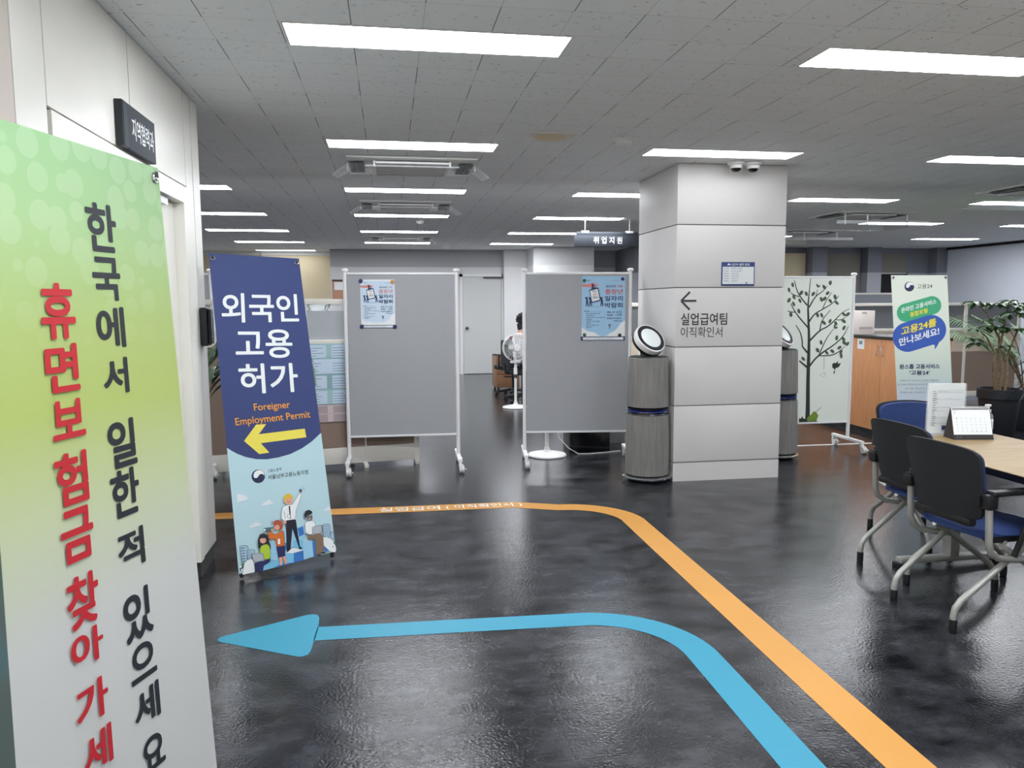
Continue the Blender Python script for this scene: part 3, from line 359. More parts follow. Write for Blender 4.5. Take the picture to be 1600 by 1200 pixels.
def banner_mat(name, stops, rough=.45, dots=None):
    m = mat(name, stops[0][1], rough); nt, N, L, b = nodes(m)
    uvn = N.new('ShaderNodeUVMap'); s = N.new('ShaderNodeSeparateXYZ'); L.new(uvn.outputs[0], s.inputs[0])
    r = N.new('ShaderNodeValToRGB'); cr = r.color_ramp
    while len(cr.elements) < len(stops): cr.elements.new(.5)
    for e, (p, h) in zip(cr.elements, stops): e.position = p; e.color = lin(h)
    L.new(s.outputs['Y'], r.inputs[0]); out = r.outputs[0]
    if dots:
        mp = N.new('ShaderNodeMapping'); mp.inputs['Scale'].default_value = (1, 2.95, 1); L.new(uvn.outputs[0], mp.inputs[0])
        v = N.new('ShaderNodeTexVoronoi'); v.inputs['Scale'].default_value = 9; v.inputs['Randomness'].default_value = .55; L.new(mp.outputs[0], v.inputs['Vector'])
        d = N.new('ShaderNodeValToRGB'); e = d.color_ramp.elements; e[0].position = .44; e[1].position = .48; e[0].color = (1, 1, 1, 1); e[1].color = (0, 0, 0, 1); L.new(v.outputs['Distance'], d.inputs[0])
        f = N.new('ShaderNodeMapRange'); f.inputs['From Min'].default_value = .72; f.inputs['From Max'].default_value = .9; f.inputs['To Min'].default_value = 0; f.inputs['To Max'].default_value = .09; L.new(s.outputs['Y'], f.inputs['Value'])
        mu = N.new('ShaderNodeMath'); mu.operation = 'MULTIPLY'; L.new(d.outputs[0], mu.inputs[0]); L.new(f.outputs[0], mu.inputs[1])
        mx = N.new('ShaderNodeMix'); mx.data_type = 'RGBA'; L.new(mu.outputs[0], mx.inputs['Factor']); L.new(out, mx.inputs['A']); mx.inputs['B'].default_value = lin('#eef4e4'); out = mx.outputs['Result']
    L.new(out, b.inputs['Base Color']); return m

FLOOR = floor_mat(); CEILM = ceil_mat()
M = dict(
 lamp=mat('lamp_diffuser', '#f6f9ff', .5, emit=LAMP), lampdim=mat('lamp_diffuser_dim', '#f6f9ff', .5, emit=LAMP*.2), lamphalf=mat('lamp_diffuser_soft', '#f6f9ff', .5, emit=LAMP*.55), lampnear=mat('lamp_diffuser_bright', '#f6f9ff', .5, emit=LAMP*1.15), lampframe=mat('lamp_frame', '#dcdcda', .5),
 cream=speckle(mat('cream_panel', '#dcdad0', .35), '#eceae0', '#f2f0e7', 2), creamdk=mat('joint_dark', '#4a4a46', .6), beige=mat('beige_panel', '#cfc3b8', .5),
 glassgreen=mat('green_glass', '#6f827c', .15), alu=mat('aluminium', '#b9bbbd', .35, .8), chrome=mat('chrome', '#d8dadc', .15, 1.),
 columnw=speckle(mat('column_panel', '#e0ddda', .55), '#dedbd8', '#e3e0dd', 1.5), joint=mat('joint_grey', '#7c7a78', .7),
 wallgrey=two_tone('wall_two_tone', '#dcdcdd', '#b4b4b7'), pilaster=two_tone('pilaster_two_tone', '#e6e6e6', '#d6d6d7', 2.26), wallfar=two_tone('wall_right_back', '#b9bbc2', '#85878f', 2.1),
 white=mat('white_paint', '#e8e8e6', .4), whiteplastic=mat('white_plastic', '#ecece9', .3), doorw=mat('door_white', '#cdcfce', .4), palewall=speckle(mat('pale_blue_wall', '#e6ecf5', .6), '#e2e8f2', '#eaeff7', .8),
 blind=mat('blind_fabric', '#e8d9b6', .8), blinddk=mat('blind_fabric_grey', '#8d8a80', .8), darkgap=mat('dark_gap', '#26262a', .8),
 boardgrey=speckle(mat('board_fabric', '#a8aaad', .85), '#a4a6a9', '#acaeb1', 300, 2), boardframe=mat('board_frame', '#f0f0f0', .35), castor=mat('caster_grey', '#d8d8d6', .4), rubber=mat('black_rubber', '#202022', .6),
 browntex=speckle(mat('brown_fabric', '#927e70', .9), '#8d796c', '#988476', 250, 2), creamtex=speckle(mat('cream_fabric', '#d2c3ad', .9), '#cfc0aa', '#d6c8b3', 250, 2), greytex=mat('grey_fabric', '#8e9299', .9),
 railcream=mat('rail_cream', '#e6e2d8', .4), glass=mat('clear_glass', '#dfe6e6', .05, alpha=.22), glassdk=mat('tinted_glass', '#777a7c', .08, alpha=.75),
 wood=wood_mat('cabinet_wood', '#c8895a', '#d89a68'), counter=mat('counter_dark', '#2e2b28', .35), deskwood=wood_mat('desk_wood', '#8a6446', '#966f50'),
 tabletop=speckle(mat('table_laminate', '#937b54', .5), '#8f7750', '#99825b', 3, 3, stretch=(1, 8, 1)), black=mat('black_plastic', '#1d1e20', .4), blacksh=mat('black_shiny', '#131416', .15), blackmat=mat('black_mesh', '#222426', .75),
 blue=speckle(mat('blue_fabric', '#1f3566', .75), '#1b3060', '#253d72', 200, 2), steel=mat('silver_paint', '#b4b4ae', .38, .35), grey=mat('grey_plastic', '#8a8c8e', .5), darkgrey=mat('dark_grey', '#44464a', .5),
 purif=wood_mat('purifier_shell', '#757370', '#8b8985', rough=.5), navyring=mat('navy_ring', '#10131f', .3), ledblue=mat('blue_led', '#20348f', .4, emit=.06), discface=mat('disc_face', '#f4fbfa', .2),
 signdark=mat('sign_slate', '#363c44', .65), signside=mat('sign_side', '#22282e', .4), paper=mat('paper_white', '#eef0ee', .6), stripeo=mat('orange_tape', '#cf9546', .5), stripeb=mat('cyan_tape', '#2f90ac', .5), tapew=mat('white_tape', '#d9d6cf', .5),
 pot=mat('charcoal_pot', '#26292e', .5), soil=speckle(mat('soil', '#4a3b2e', .95), '#33281f', '#5c4a38', 60), bark=speckle(mat('plant_stem', '#7c6a50', .8), '#6a5a44', '#8f7c60', 30), leaf=speckle(mat('leaf_green', '#3f5f38', .4), '#33512f', '#4d6e43', 12), leafpale=speckle(mat('leaf_pale', '#6d8f68', .45), '#5f8259', '#7da077', 12), leafblack=mat('leaf_dark', '#1e3322', .35), outdoor=speckle(mat('leaf_outdoor', '#3c4438', .7), '#2f362c', '#4c5546', 6),
 skinm=mat('skin', '#c99b7e', .55), hair=mat('hair_black', '#141315', .6), shirt=mat('white_shirt', '#e3e4e6', .8), jeans=mat('dark_jeans', '#20283a', .85), jacket=mat('charcoal_jacket', '#2b2b2f', .8), maroon=mat('maroon_collar', '#7b3038', .7),
 clear=mat('clear_acrylic', '#eef3f3', .05, alpha=.2), fanblade=mat('fan_blade', '#b4b8ba', .2, alpha=.5), boxw=mat('carton_white', '#e6dcd6', .6), boxb=mat('carton_blue', '#3a86c8', .5), orangebrown=mat('terracotta_board', '#b98a70', .7),
)
def ink(name, h, r=.5): M[name] = mat('print_'+name, h, r)
for n_, h_ in dict(ink='#262a30', red='#b8262f', red2='#c23a44', sky='#bcdbe2', yellow='#f0e05a', navyink='#262c50', cloud='#e4eaee', bldg='#a9c6d8', cyanlt='#9fd0ea', cyan='#7ec4e6', bluew='#3a78c0', leafdk='#4c7a5a', pants='#1d1e2c', skin='#e8a894', skin2='#5f5a62', blond='#e6bf3e', auburn='#b5583f', orange='#eda23f', orange2='#d9722c', skirt='#2c305f', teal='#46707a', lime='#b4cf3c', lap='#b4bac0', brownskin='#7d6a64', khaki='#86705c', pgreen='#45ad7c', pblue='#3c60b4', pyel='#f2e136', pnavy='#34426f', pgrey='#8d96ae', bark='#33382f', leafp='#4c5f48', leafg='#7c9a3a', ornament='#b9c0b8', pink='#d98c86', postblue='#a3cbe9', postnavy='#23365f', postred='#d4574c', postpale='#cfe2f3', noticeblue='#27407f', noticegrey='#6d7c94', teal2='#a9ced0', teal3='#8fb6ba', mauve='#d9c9c9', mauve2='#b9a9aa', ink2='#3b3b40', calgrey='#8f8f90').items(): ink(n_, h_)
M['blue_'] = M['bluew']
NAMED = {'white': mat('print_white', '#f1f4f4', .5), 'blue': M['bluew'], 'paper': mat('print_paper', '#eef2f2', .5), 'bark': mat('print_bark', '#33382f', .6)}
def IM(k): return NAMED.get(k) or M[k]
M['plantstem'] = MATS['plant_stem']
# ---------------------------------------------------------------- mesh builder
class MB:
    def __init__(s): s.v = []; s.f = []; s.m = []; s.mats = []; s.cur = 0; s.X = Matrix(); s.uv = {}
    def use(s, m):
        if m not in s.mats: s.mats.append(m)
        s.cur = s.mats.index(m); return s
    def at(s, loc=(0, 0, 0), rz=0, rx=0, ry=0): s.X = Matrix.Translation(loc) @ Matrix.Rotation(rz, 4, 'Z') @ Matrix.Rotation(ry, 4, 'Y') @ Matrix.Rotation(rx, 4, 'X'); return s
    def add(s, vs, fs):
        b = len(s.v); s.v += [s.X @ Vector(p) for p in vs]
        for f in fs: s.f.append(tuple(b+i for i in f)); s.m.append(s.cur)
        return b
    def box(s, x0, y0, z0, x1, y1, z1, bev=0., seg=2):
        if bev <= 0:
            vs = [(x, y, z) for z in (z0, z1) for y in (y0, y1) for x in (x0, x1)]
            s.add(vs, [(0, 2, 3, 1), (4, 5, 7, 6), (0, 1, 5, 4), (2, 6, 7, 3), (0, 4, 6, 2), (1, 3, 7, 5)]); return s
        bm = bmesh.new(); bmesh.ops.create_cube(bm, size=1)
        for v in bm.verts: v.co = ((x0+x1)/2+v.co.x*(x1-x0), (y0+y1)/2+v.co.y*(y1-y0), (z0+z1)/2+v.co.z*(z1-z0))
        bmesh.ops.bevel(bm, geom=bm.edges[:], offset=min(bev, .49*min(x1-x0, y1-y0, z1-z0)), segments=seg, profile=.6, affect='EDGES')
        bm.verts.index_update(); s.add([v.co.copy() for v in bm.verts], [[v.index for v in f.verts] for f in bm.faces]); bm.free(); return s
    def tube(s, path, r, n=10, closed=False, caps=True):
        P = [Vector(p) for p in path]; R = r if isinstance(r, (list, tuple)) else [r]*len(P)
        rings = []; nrm = None
        for i, p in enumerate(P):
            a = P[i-1] if (i or closed) else p; b = P[(i+1) % len(P)] if (i < len(P)-1 or closed) else p
            t = (b-a).normalized()
            if nrm is None: nrm = t.orthogonal().normalized()
            else:
                nrm = (nrm - t*nrm.dot(t))
                nrm = nrm.normalized() if nrm.length > 1e-6 else t.orthogonal().normalized()
            bn = t.cross(nrm)
            rings.append([p+(nrm*math.cos(2*PI*k/n)+bn*math.sin(2*PI*k/n))*R[i] for k in range(n)])
        vs = [q for g in rings for q in g]; fs = []
        for i in range(len(P) if closed else len(P)-1):
            j = (i+1) % len(P)
            for k in range(n): fs.append((i*n+k, i*n+(k+1) % n, j*n+(k+1) % n, j*n+k))
        if caps and not closed: fs += [tuple(range(n))[::-1], tuple((len(P)-1)*n+k for k in range(n))]
        s.add(vs, fs); return s
    def lathe(s, prof, n=32, c=(0, 0, 0), rib=0, ribd=0.):
        vs = []; fs = []
        for r, z in prof:
            for k in range(n):
                a = 2*PI*k/n; rr = r*(1-ribd*(k % 2)) if rib else r
                vs.append((c[0]+rr*math.cos(a), c[1]+rr*math.sin(a), c[2]+z))
        for i in range(len(prof)-1):
            for k in range(n): fs.append((i*n+k, i*n+(k+1) % n, (i+1)*n+(k+1) % n, (i+1)*n+k))
        if prof[0][0] > 1e-5: fs.append(tuple(range(n))[::-1])
        if prof[-1][0] > 1e-5: fs.append(tuple((len(prof)-1)*n+k for k in range(n)))
        s.add(vs, fs); return s
    def prism(s, pts, z0, z1):
        n = len(pts); s.add([(x, y, z0) for x, y in pts]+[(x, y, z1) for x, y in pts], [tuple(range(n))[::-1], tuple(range(n, 2*n))]+[(i, (i+1) % n, n+(i+1) % n, n+i) for i in range(n)]); return s
    def build(s, name, parent=None, origin=(0, 0, 0), m=None, angle=35):
        me = bpy.data.meshes.new(name); o = Vector(origin)
        me.from_pydata([v-o for v in s.v], [], s.f); 
        mats = s.mats if s.mats else [m]
        for x in mats: me.materials.append(x)
        for p, i in zip(me.polygons, s.m): p.material_index = i
        bm = bmesh.new(); bm.from_mesh(me); bmesh.ops.recalc_face_normals(bm, faces=[f for f in bm.faces]) if getattr(s, 'fixn', True) else None; bm.to_mesh(me); bm.free()
        if s.uv:
            l = me.uv_layers.new(name='UVMap')
            for lp in me.loops: l.data[lp.index].uv = s.uv.get(lp.vertex_index, (0, 0))
        me.polygons.foreach_set('use_smooth', [True]*len(me.polygons)); me.set_sharp_from_angle(angle=math.radians(angle)); me.update()
        ob = bpy.data.objects.new(name, me); COL.objects.link(ob); ob.location = origin
        if parent: ob.parent = parent
        return ob
def thing(name, label, cat, loc=(0, 0, 0), rz=0, group=None):
    o = bpy.data.objects.new(name, None); COL.objects.link(o); o.location = loc; o.rotation_euler = (0, 0, rz); o.empty_display_size = .1
    return tag(o, label, cat, group)
def tag(o, label, cat, group=None):
    o['label'] = label; o['category'] = cat
    if group: o['group'] = group
    return o
def struct(mb, name, m=None, label=None, parent=None, cat=None):
    o = mb.build(name, parent, m=m)
    if not parent:
        o['kind'] = 'structure'; o['label'] = label; o['category'] = cat or name.split('_')[0]
    return o
def part(mb, name, parent, m=None, label=None):
    o = mb.build(name, parent, m=m)
    if label: o['label'] = label
    return o
def dup(root, loc, rz, label, group=None):
    r = root.copy(); COL.objects.link(r); r.location = loc; r.rotation_euler = (0, 0, rz); r['label'] = label
    if group: r['group'] = group
    def kids(a, b):
        for ch in list(a.children):
            if ch is b: continue
            c = ch.copy(); COL.objects.link(c); c.parent = b; kids(ch, c)
    kids(root, r); return r
# ---------------------------------------------------------------- printed lettering and artwork
_TXT = {}
def glyphs(body, bold):
    k = (body, bold)
    if k not in _TXT:
        c = bpy.data.curves.new('print', 'FONT'); c.body = body; c.resolution_u = 4
        o = bpy.data.objects.new('print', c); me = bpy.data.meshes.new_from_object(o)
        vs = [(v.co.x, v.co.y) for v in me.vertices]; fs = [tuple(p.vertices) for p in me.polygons]
        bpy.data.objects.remove(o); bpy.data.curves.remove(c); bpy.data.meshes.remove(me)
        n_ = 1
        if bold > .004:
            v0, f0 = vs, fs; vs, fs = [], []; n_ = 8 if len(v0) < 700 else 4
            for q in range(n_):
                dx, dy = bold*.8*math.cos(2*PI*(q+.5)/n_), bold*.8*math.sin(2*PI*(q+.5)/n_); b0 = len(vs)
                vs += [(x+dx, y+dy) for x, y in v0]; fs += [tuple(i+b0 for i in f) for f in f0]
        x0 = min(x for x, y in vs); x1 = max(x for x, y in vs); y0 = min(y for x, y in vs); y1 = max(y for x, y in vs)
        per = max(1, len(vs)//n_)
        _TXT[k] = ([((x-x0)/(x1-x0), (y-y0)/(y1-y0), i//per*.00002) for i, (x, y) in enumerate(vs)], fs, (x1-x0)/(y1-y0))
    return _TXT[k]
class Sheet:
    """maps (u, v) in 0..1 to a flat printed face; later layers lie a hair further out"""
    def __init__(s, TL, TR, BL, BR): s.c = [Vector(p) for p in (TL, TR, BL, BR)]; s.n = (s.c[1]-s.c[0]).cross(s.c[0]-s.c[2]).normalized(); s.k = 0; s.step = .00012
    def pt(s, u, v, off=0):
        TL, TR, BL, BR = s.c; return (TL*(1-u)+TR*u)*v+(BL*(1-u)+BR*u)*(1-v)+s.n*off
    def lift(s): s.k += 1; return .0008+s.k*s.step
    def text(s, mb, body, bl, br, tl, bold, m):
        vs, fs, _ = glyphs(body, bold); d = s.lift(); mb.use(m)
        mb.add([s.pt(bl[0]+(br[0]-bl[0])*x+(tl[0]-bl[0])*y, bl[1]+(br[1]-bl[1])*x+(tl[1]-bl[1])*y, d+e) for x, y, e in vs], fs); s.k += 1.7/s.step*.0001 if bold > .004 else 0
    def label(s, mb, body, x0, y0, x1, y1, m, bold=.015, keep=None):
        if keep:                                        # keep = face width / height, so letters are not stretched
            wd = (y1-y0)*glyphs(body, bold)[2]/keep; x1 = x0+wd if x1 is None else x1
        s.text(mb, body, (x0, y0), (x1, y0), (x0, y1), bold, m)
    def poly(s, mb, pts, m):
        d = s.lift(); mb.use(m)
        from mathutils.geometry import tessellate_polygon
        tri = tessellate_polygon([[Vector((u, v, 0)) for u, v in pts]])
        mb.add([s.pt(u, v, d) for u, v in pts], [tuple(t) for t in tri])
    def rect(s, mb, x0, y0, x1, y1, m): s.poly(mb, [(x0, y0), (x1, y0), (x1, y1), (x0, y1)], m)
    def circ(s, mb, x, y, rx, ry, m, n=18): s.poly(mb, [(x+rx*math.cos(2*PI*i/n), y+ry*math.sin(2*PI*i/n)) for i in range(n)], m)
    def stroke(s, mb, pts, m):
        d = s.lift(); mb.use(m); P = [s.pt(u, v, d) for u, v, w_ in pts]; W = [p[2] for p in pts]
        if len(P) > 2:                                  # round the bends
            for _ in range(2):
                Q = [P[0]]; V = [W[0]]
                for i in range(len(P)-1):
                    Q += [P[i]*.75+P[i+1]*.25, P[i]*.25+P[i+1]*.75]; V += [W[i]*.75+W[i+1]*.25, W[i]*.25+W[i+1]*.75]
                P = Q+[P[-1]]; W = V+[W[-1]]
        vs = []
        for i, p in enumerate(P):
            t = (P[min(i+1, len(P)-1)]-P[max(i-1, 0)]).normalized(); q = s.n.cross(t)*W[i]/2; vs += [p+q, p-q]
        mb.add(vs, [(2*i, 2*i+1, 2*i+3, 2*i+2) for i in range(len(P)-1)])
    def slab(s, mb, m, t=.001, nu=12, nv=24):
        mb.use(m); b = len(mb.v); vs = []; fs = []
        for k, off in enumerate((0, -t)):
            for j in range(nv+1):
                for i in range(nu+1): vs.append(s.pt(i/nu, j/nv, off))
        K = (nu+1)*(nv+1)
        for k in (0, 1):
            for j in range(nv):
                for i in range(nu):
                    a = k*K+j*(nu+1)+i; f = (a, a+1, a+nu+2, a+nu+1); fs.append(f if k == 0 else f[::-1])
        rim = [i for i in range(nu+1)]+[j*(nu+1)+nu for j in range(1, nv+1)]+[nv*(nu+1)+i for i in range(nu-1, -1, -1)]+[j*(nu+1) for j in range(nv-1, 0, -1)]
        for a, c in zip(rim, rim[1:]+rim[:1]): fs.append((a, a+K, c+K, c))
        mb.add(vs, fs)
        for k in (0, 1):
            for j in range(nv+1):
                for i in range(nu+1): mb.uv[b+k*K+j*(nu+1)+i] = (i/nu, j/nv)
def draw(sheet, items, text_mb, art_mb):
    for it in items:
        if it[0] == 'T': sheet.text(text_mb, it[2], it[3], it[4], it[5], it[6], IM(it[1]))
        elif it[0] == 'P': sheet.poly(art_mb, it[2], IM(it[1]))
        else: sheet.stroke(art_mb, it[2], IM(it[1]))
def pmb(): m = MB(); m.fixn = False; return m
# ---------------------------------------------------------------- the setting
b = MB(); b.box(-6, .8, -.1, 13, 18, 0); struct(b, 'floor', FLOOR, 'dark grey marbled vinyl tile floor with blurred lamp reflections')
b = MB(); b.box(-6, -5, -.1, 13, .8, 0); struct(b, 'floor_bounce', mat('pale_bounce_floor', '#dad8d2', .5), 'unseen pale floor behind the viewer, added to brighten the ceiling')  # pale unseen floor added to bounce lamp light onto the ceiling
b = MB(); b.box(-6, -5, CEIL, 13, 18, CEIL+.1); struct(b, 'ceiling', CEILM, 'grey white acoustic tile ceiling over the whole office')
WX = -1.04
b = MB(); b.use(M['cream'])
def panel(y0, y1, z0, z1, m=None, x=WX, g=.004):
    b.use(m or M['cream']); b.box(x-.10, y0+g, z0+g, x, y1-g, z1-g)
b.use(M['creamdk']); b.box(WX-.095, -1.0, .0, WX-.012, 2.72, CEIL); b.box(WX-.095, 2.72, 2.06, WX-.012, 4.34, CEIL); b.box(WX-.095, 4.34, 0, WX-.012, 4.66, CEIL); b.box(WX-.1, 2.72, 0, WX-.085, 4.34, 2.06)           # dark joints show between the panels
panel(-1.0, 2.46, 1.0, CEIL, M['beige']); panel(-1.0, 2.46, .1, 1.0, M['glassgreen'], x=WX-.004); panel(2.46, 2.68, .1, CEIL)
panel(2.68, 3.5, 2.12, CEIL); panel(3.5, 4.37, 2.12, CEIL); panel(4.37, 4.52, .1, CEIL); panel(4.525, 4.68, .1, CEIL)
struct(b, 'wall_left', label='cream office partition wall of tall panels with dark joints')
b = MB(); b.use(M['cream'])
b.box(WX-.09, 2.70, 2.03, WX+.004, 4.36, 2.115); b.box(WX-.09, 2.70, .1, WX+.004, 2.77, 2.03); b.box(WX-.09, 4.29, .1, WX+.004, 4.36, 2.03)
d = struct(b, 'door_1', label='cream framed glazed door in the cream partition wall behind the green banner')
b = MB(); b.use(M['cream']).box(WX-.08, 3.42, .02, WX-.05, 3.53, 2.02); b.box(WX-.08, 4.05, .02, WX-.05, 4.285, 2.02); b.box(WX-.08, 3.53, .02, WX-.055, 4.02, 2.02); part(b, 'door_leaf', d)
b = MB(); b.use(M['glassgreen']).box(WX-.07, 2.77, .05, WX-.062, 3.42, 2.0); part(b, 'glass_pane', d)
b = MB(); b.use(M['black']).box(WX-.085, 4.02, .02, WX-.048, 4.05, 2.02); part(b, 'edge_seal', d)
b = MB(); b.use(M['alu']).box(WX-.06, 3.9, 1.99, WX-.02, 4.08, 2.03); part(b, 'door_closer', d)
BWY = 16.3
b = MB(); b.box(-1.0, BWY, 0, 5.0, BWY+.2, CEIL); b.box(-1.15, BWY, 0, -1.0, 17.4, CEIL); struct(b, 'wall_back', M['wallgrey'], 'two tone grey back wall with a white door')
b = MB(); b.box(2.42, BWY-.22, 0, 2.9, BWY, CEIL); b.box(2.9, 15.3, 0, 4.15, BWY, CEIL); struct(b, 'wall_pilaster', M['pilaster'], 'pale grey pilasters beside the white back door')
b = MB(); b.box(5.0, 15.0, 0, 12, 15.2, CEIL)
for x0, x1 in ((8.62, 8.95), (9.86, 10.18), (11.45, 11.72)): b.box(x0, 14.75, 0, x1, 15.0, CEIL)
b.box(4.9, 15.0, 0, 5.0, 16.5, CEIL); struct(b, 'wall_right_back', M['wallfar'], 'two tone grey wall with pilasters behind the wood cabinets')
b = MB(); b.box(11.7, -5, 0, 11.9, 15.0, CEIL); struct(b, 'wall_right', M['palewall'], 'pale bluish wall beyond the potted plants')
b = MB(); b.use(M['darkgap']).box(11.66, 3, CEIL-.05, 11.7, 14.75, CEIL-.004); struct(b, 'trim_1', label='dark strip drawn as the shadow line along the top of the pale bluish wall')  # shade under the ceiling put in as a dark strip
b = MB(); b.box(-6, -5, 0, 13, -4.8, CEIL); struct(b, 'wall_front', M['white'], 'white wall behind the viewer')
b = MB(); b.box(-6, -4.8, 0, -5.8, 17.4, CEIL); struct(b, 'wall_far_left', M['white'], 'white side wall of the far left office')
# far left window wall: blinds over glass
b = MB(); b.use(M['white']).box(-5.8, 17.2, 0, -1.15, 17.35, .9); b.box(-5.8, 17.2, 2.56, -1.15, 17.35, CEIL); b.box(-5.8, 17.2, .9, -3.8, 17.35, 2.56); struct(b, 'wall_window', label='white sill wall under the far window')
b = MB(); b.use(M['white'])
for x0, x1 in ((-3.8, -2.64), (-2.64, -1.15)):
    b.box(x0, 17.2, .9, x0+.05, 17.3, 2.56); b.box(x1-.05, 17.2, .9, x1, 17.3, 2.56); b.box(x0, 17.2, .9, x1, 17.3, .95); b.box(x0, 17.2, 2.5, x1, 17.3, 2.56)
wn = struct(b, 'window_1', label='far window half covered by cream roller blinds')
b = MB(); b.use(M['glass']).box(-3.75, 17.24, .95, -1.2, 17.25, 2.5); part(b, 'pane', wn)
for i, (x0, x1) in enumerate(((-3.79, -3.42), (-3.40, -2.66), (-2.63, -1.17))):
    b = MB(); b.use(M['blind']).box(x0, 17.1, 1.62, x1, 17.106, 2.52); o = MB()
    t = thing('roller_blind', ['narrow cream roller blind at the edge of the far window', 'middle cream roller blind of the far window above the navy banner', 'wide cream roller blind beside the navy banner and the grey back wall'][i], 'blind', ((x0+x1)/2, 17.1, 1.62), 0, 'cream roller blinds')
    b = MB(); b.use(M['blind']).box(x0-(x0+x1)/2, 0, 0, x1-(x0+x1)/2, .006, .92); part(b, 'fabric', t)
    b = MB(); b.use(M['white']).box(x0-(x0+x1)/2, -.01, -.02, x1-(x0+x1)/2, .012, 0); part(b, 'bottom_bar', t)
    b = MB(); b.use(M['white']).box(x0-(x0+x1)/2, -.03, .92, x1-(x0+x1)/2, .04, 1.0); part(b, 'cassette', t)
for i, (x0, x1, z0, mm) in enumerate(((8.0, 8.58, .9, 'blind'), (8.98, 9.82, .9, 'blinddk'), (10.22, 10.9, 2.1, 'blinddk'))):
    t = thing('roller_blind', ['cream roller blind at the back between the beige column and a grey pilaster', 'greyish roller blind at the back above the printed tree', 'half raised greyish blind at the back above the green speech bubble banner'][i], 'blind', ((x0+x1)/2, 14.96, z0), 0, 'blinds on the back wall')
    h = (x1-x0)/2; b = MB(); b.use(M[mm]).box(-h, 0, 0, h, .006, 2.5-z0); part(b, 'fabric', t); b = MB(); b.use(M['white']).box(-h, -.01, -.02, h, .012, 0); part(b, 'bottom_bar', t)
b = MB(); b.use(M['darkgap']).box(10.22, 14.98, 1.2, 10.95, 14.995, 2.1); b.use(M['railcream']).box(10.18, 14.97, 1.16, 10.98, 15, 1.2); struct(b, 'window_2', label='dark window under the half raised blind')
# outdoors behind the far window
def leaf_blob(mb, c, r, n, size, m):
    mb.use(m)
    for _ in range(n):
        u = Vector((random.gauss(0, 1), random.gauss(0, 1), random.gauss(0, 1))).normalized()*random.random()**.4
        p = Vector((c[0]+u.x*r[0], c[1]+u.y*r[1], c[2]+u.z*r[2])); a = random.random()*2*PI; t = random.uniform(-.8, .8)
        X = Matrix.Translation(p) @ Matrix.Rotation(a, 4, 'Z') @ Matrix.Rotation(t, 4, 'X')
        q = [X @ Vector(k) for k in ((-size*.35, 0, 0), (0, size, 0), (size*.35, 0, 0), (0, -size, 0))]
        b0 = len(mb.v); mb.v += q; mb.f.append((b0, b0+1, b0+2, b0+3)); mb.m.append(mb.cur)
for i, (x, z) in enumerate(((-2.02, 1.65), (-1.3, 1.55))):
    t = thing('shrub', ['tall dark shrub outside the far window beside the navy banner', 'lower dark shrub outside the far window near the grey wall'][i], 'shrub', (x, 18.6, 0)); b = MB(); b.fixn = False; leaf_blob(b, (0, 0, z-.35), (.33, .3, .55), 420, .07, M['outdoor']); part(b, 'foliage', t)
    b = MB(); b.use(M['plantstem']).tube([(0, 0, -.1), (0, 0, z-.3)], .03); part(b, 'stem', t)
# back door
b = MB(); b.use(M['white']).box(1.50, BWY-.05, 0, 1.56, BWY+.02, 2.12); b.box(2.39, BWY-.05, 0, 2.42, BWY+.02, 2.12); b.box(1.5, BWY-.05, 2.06, 2.42, BWY+.02, 2.12)
d = struct(b, 'door_2', label='plain white door in the grey back wall')
b = MB(); b.use(M['doorw']).box(1.565, BWY-.04, .01, 2.385, BWY+.01, 2.055); part(b, 'door_leaf', d)
b = MB(); b.use(M['darkgrey']).at((1.64, BWY-.06, .98), rx=PI/2).lathe([(.03, -.02), (.03, 0), (.015, .01), (.035, .04), (.03, .06), (0, .065)], 16); part(b, 'door_knob', d)
b = MB(); b.use(M['darkgrey']).box(2.0, BWY-.1, 2.03, 2.44, BWY-.05, 2.06); part(b, 'door_closer', d)
# terracotta notice panel on the pillar by the window
t = thing('notice_board', 'terracotta notice panel with a white sheet on the grey back wall', 'notice', (-.92, BWY-.03, 1.55)); b = MB(); b.use(M['orangebrown']).box(-.2, 0, 0, .35, .025, .42); part(b, 'board', t); b = MB(); b.use(M['black']).box(-.2, -.01, .42, .35, .025, .45); part(b, 'top_strip', t); b = MB(); b.use(M['paper']).box(-.16, -.004, .24, .05, 0, .40); part(b, 'sheet', t)
# beige column with panel joints and wayfinding lettering
CX0, CX1, CY0, CY1 = 2.335, 3.285, 6.05, 7.02
b = MB(); b.use(M['joint']).box(CX0+.012, CY0+.012, 0, CX1-.012, CY1-.012, CEIL); b.use(M['columnw'])
zs = [.16, .64, 1.13, 1.62, 2.13, CEIL]
for z0, z1 in zip(zs, zs[1:]): b.box(CX0, CY0, z0+.005, CX1, CY1, z1-.003, .004)
b.box(CX0, CY0, .0, CX1, CY1, .155)
struct(b, 'column', label='beige panelled square column with wayfinding lettering', cat='column')
S = Sheet((CX0, CY0-.001, CEIL), (CX1, CY0-.001, CEIL), (CX0, CY0-.001, 0), (CX1, CY0-.001, 0)); CW = CX1-CX0
def cpt(x, z): return ((x-CX0)/CW, z/CEIL)
def wall_text(name, label, body, x0, x1, z0, z1, bold):
    mb = pmb(); S.text(mb, body, cpt(x0, z0), cpt(x1, z0), cpt(x0, z1), bold, M['ink2']); tag(mb.build(name, origin=((x0+x1)/2, CY0, z0)), label, 'lettering', 'wayfinding lettering on the column')
wall_text('wall_lettering', 'bold grey Korean lettering under the arrow on the beige column', '실업급여팀', 2.381, 2.785, 1.312, 1.412, .018)
wall_text('wall_lettering', 'lighter grey Korean lettering, lower line on the beige column', '이직확인서', 2.381, 2.745, 1.212, 1.298, .002)
mb = pmb()
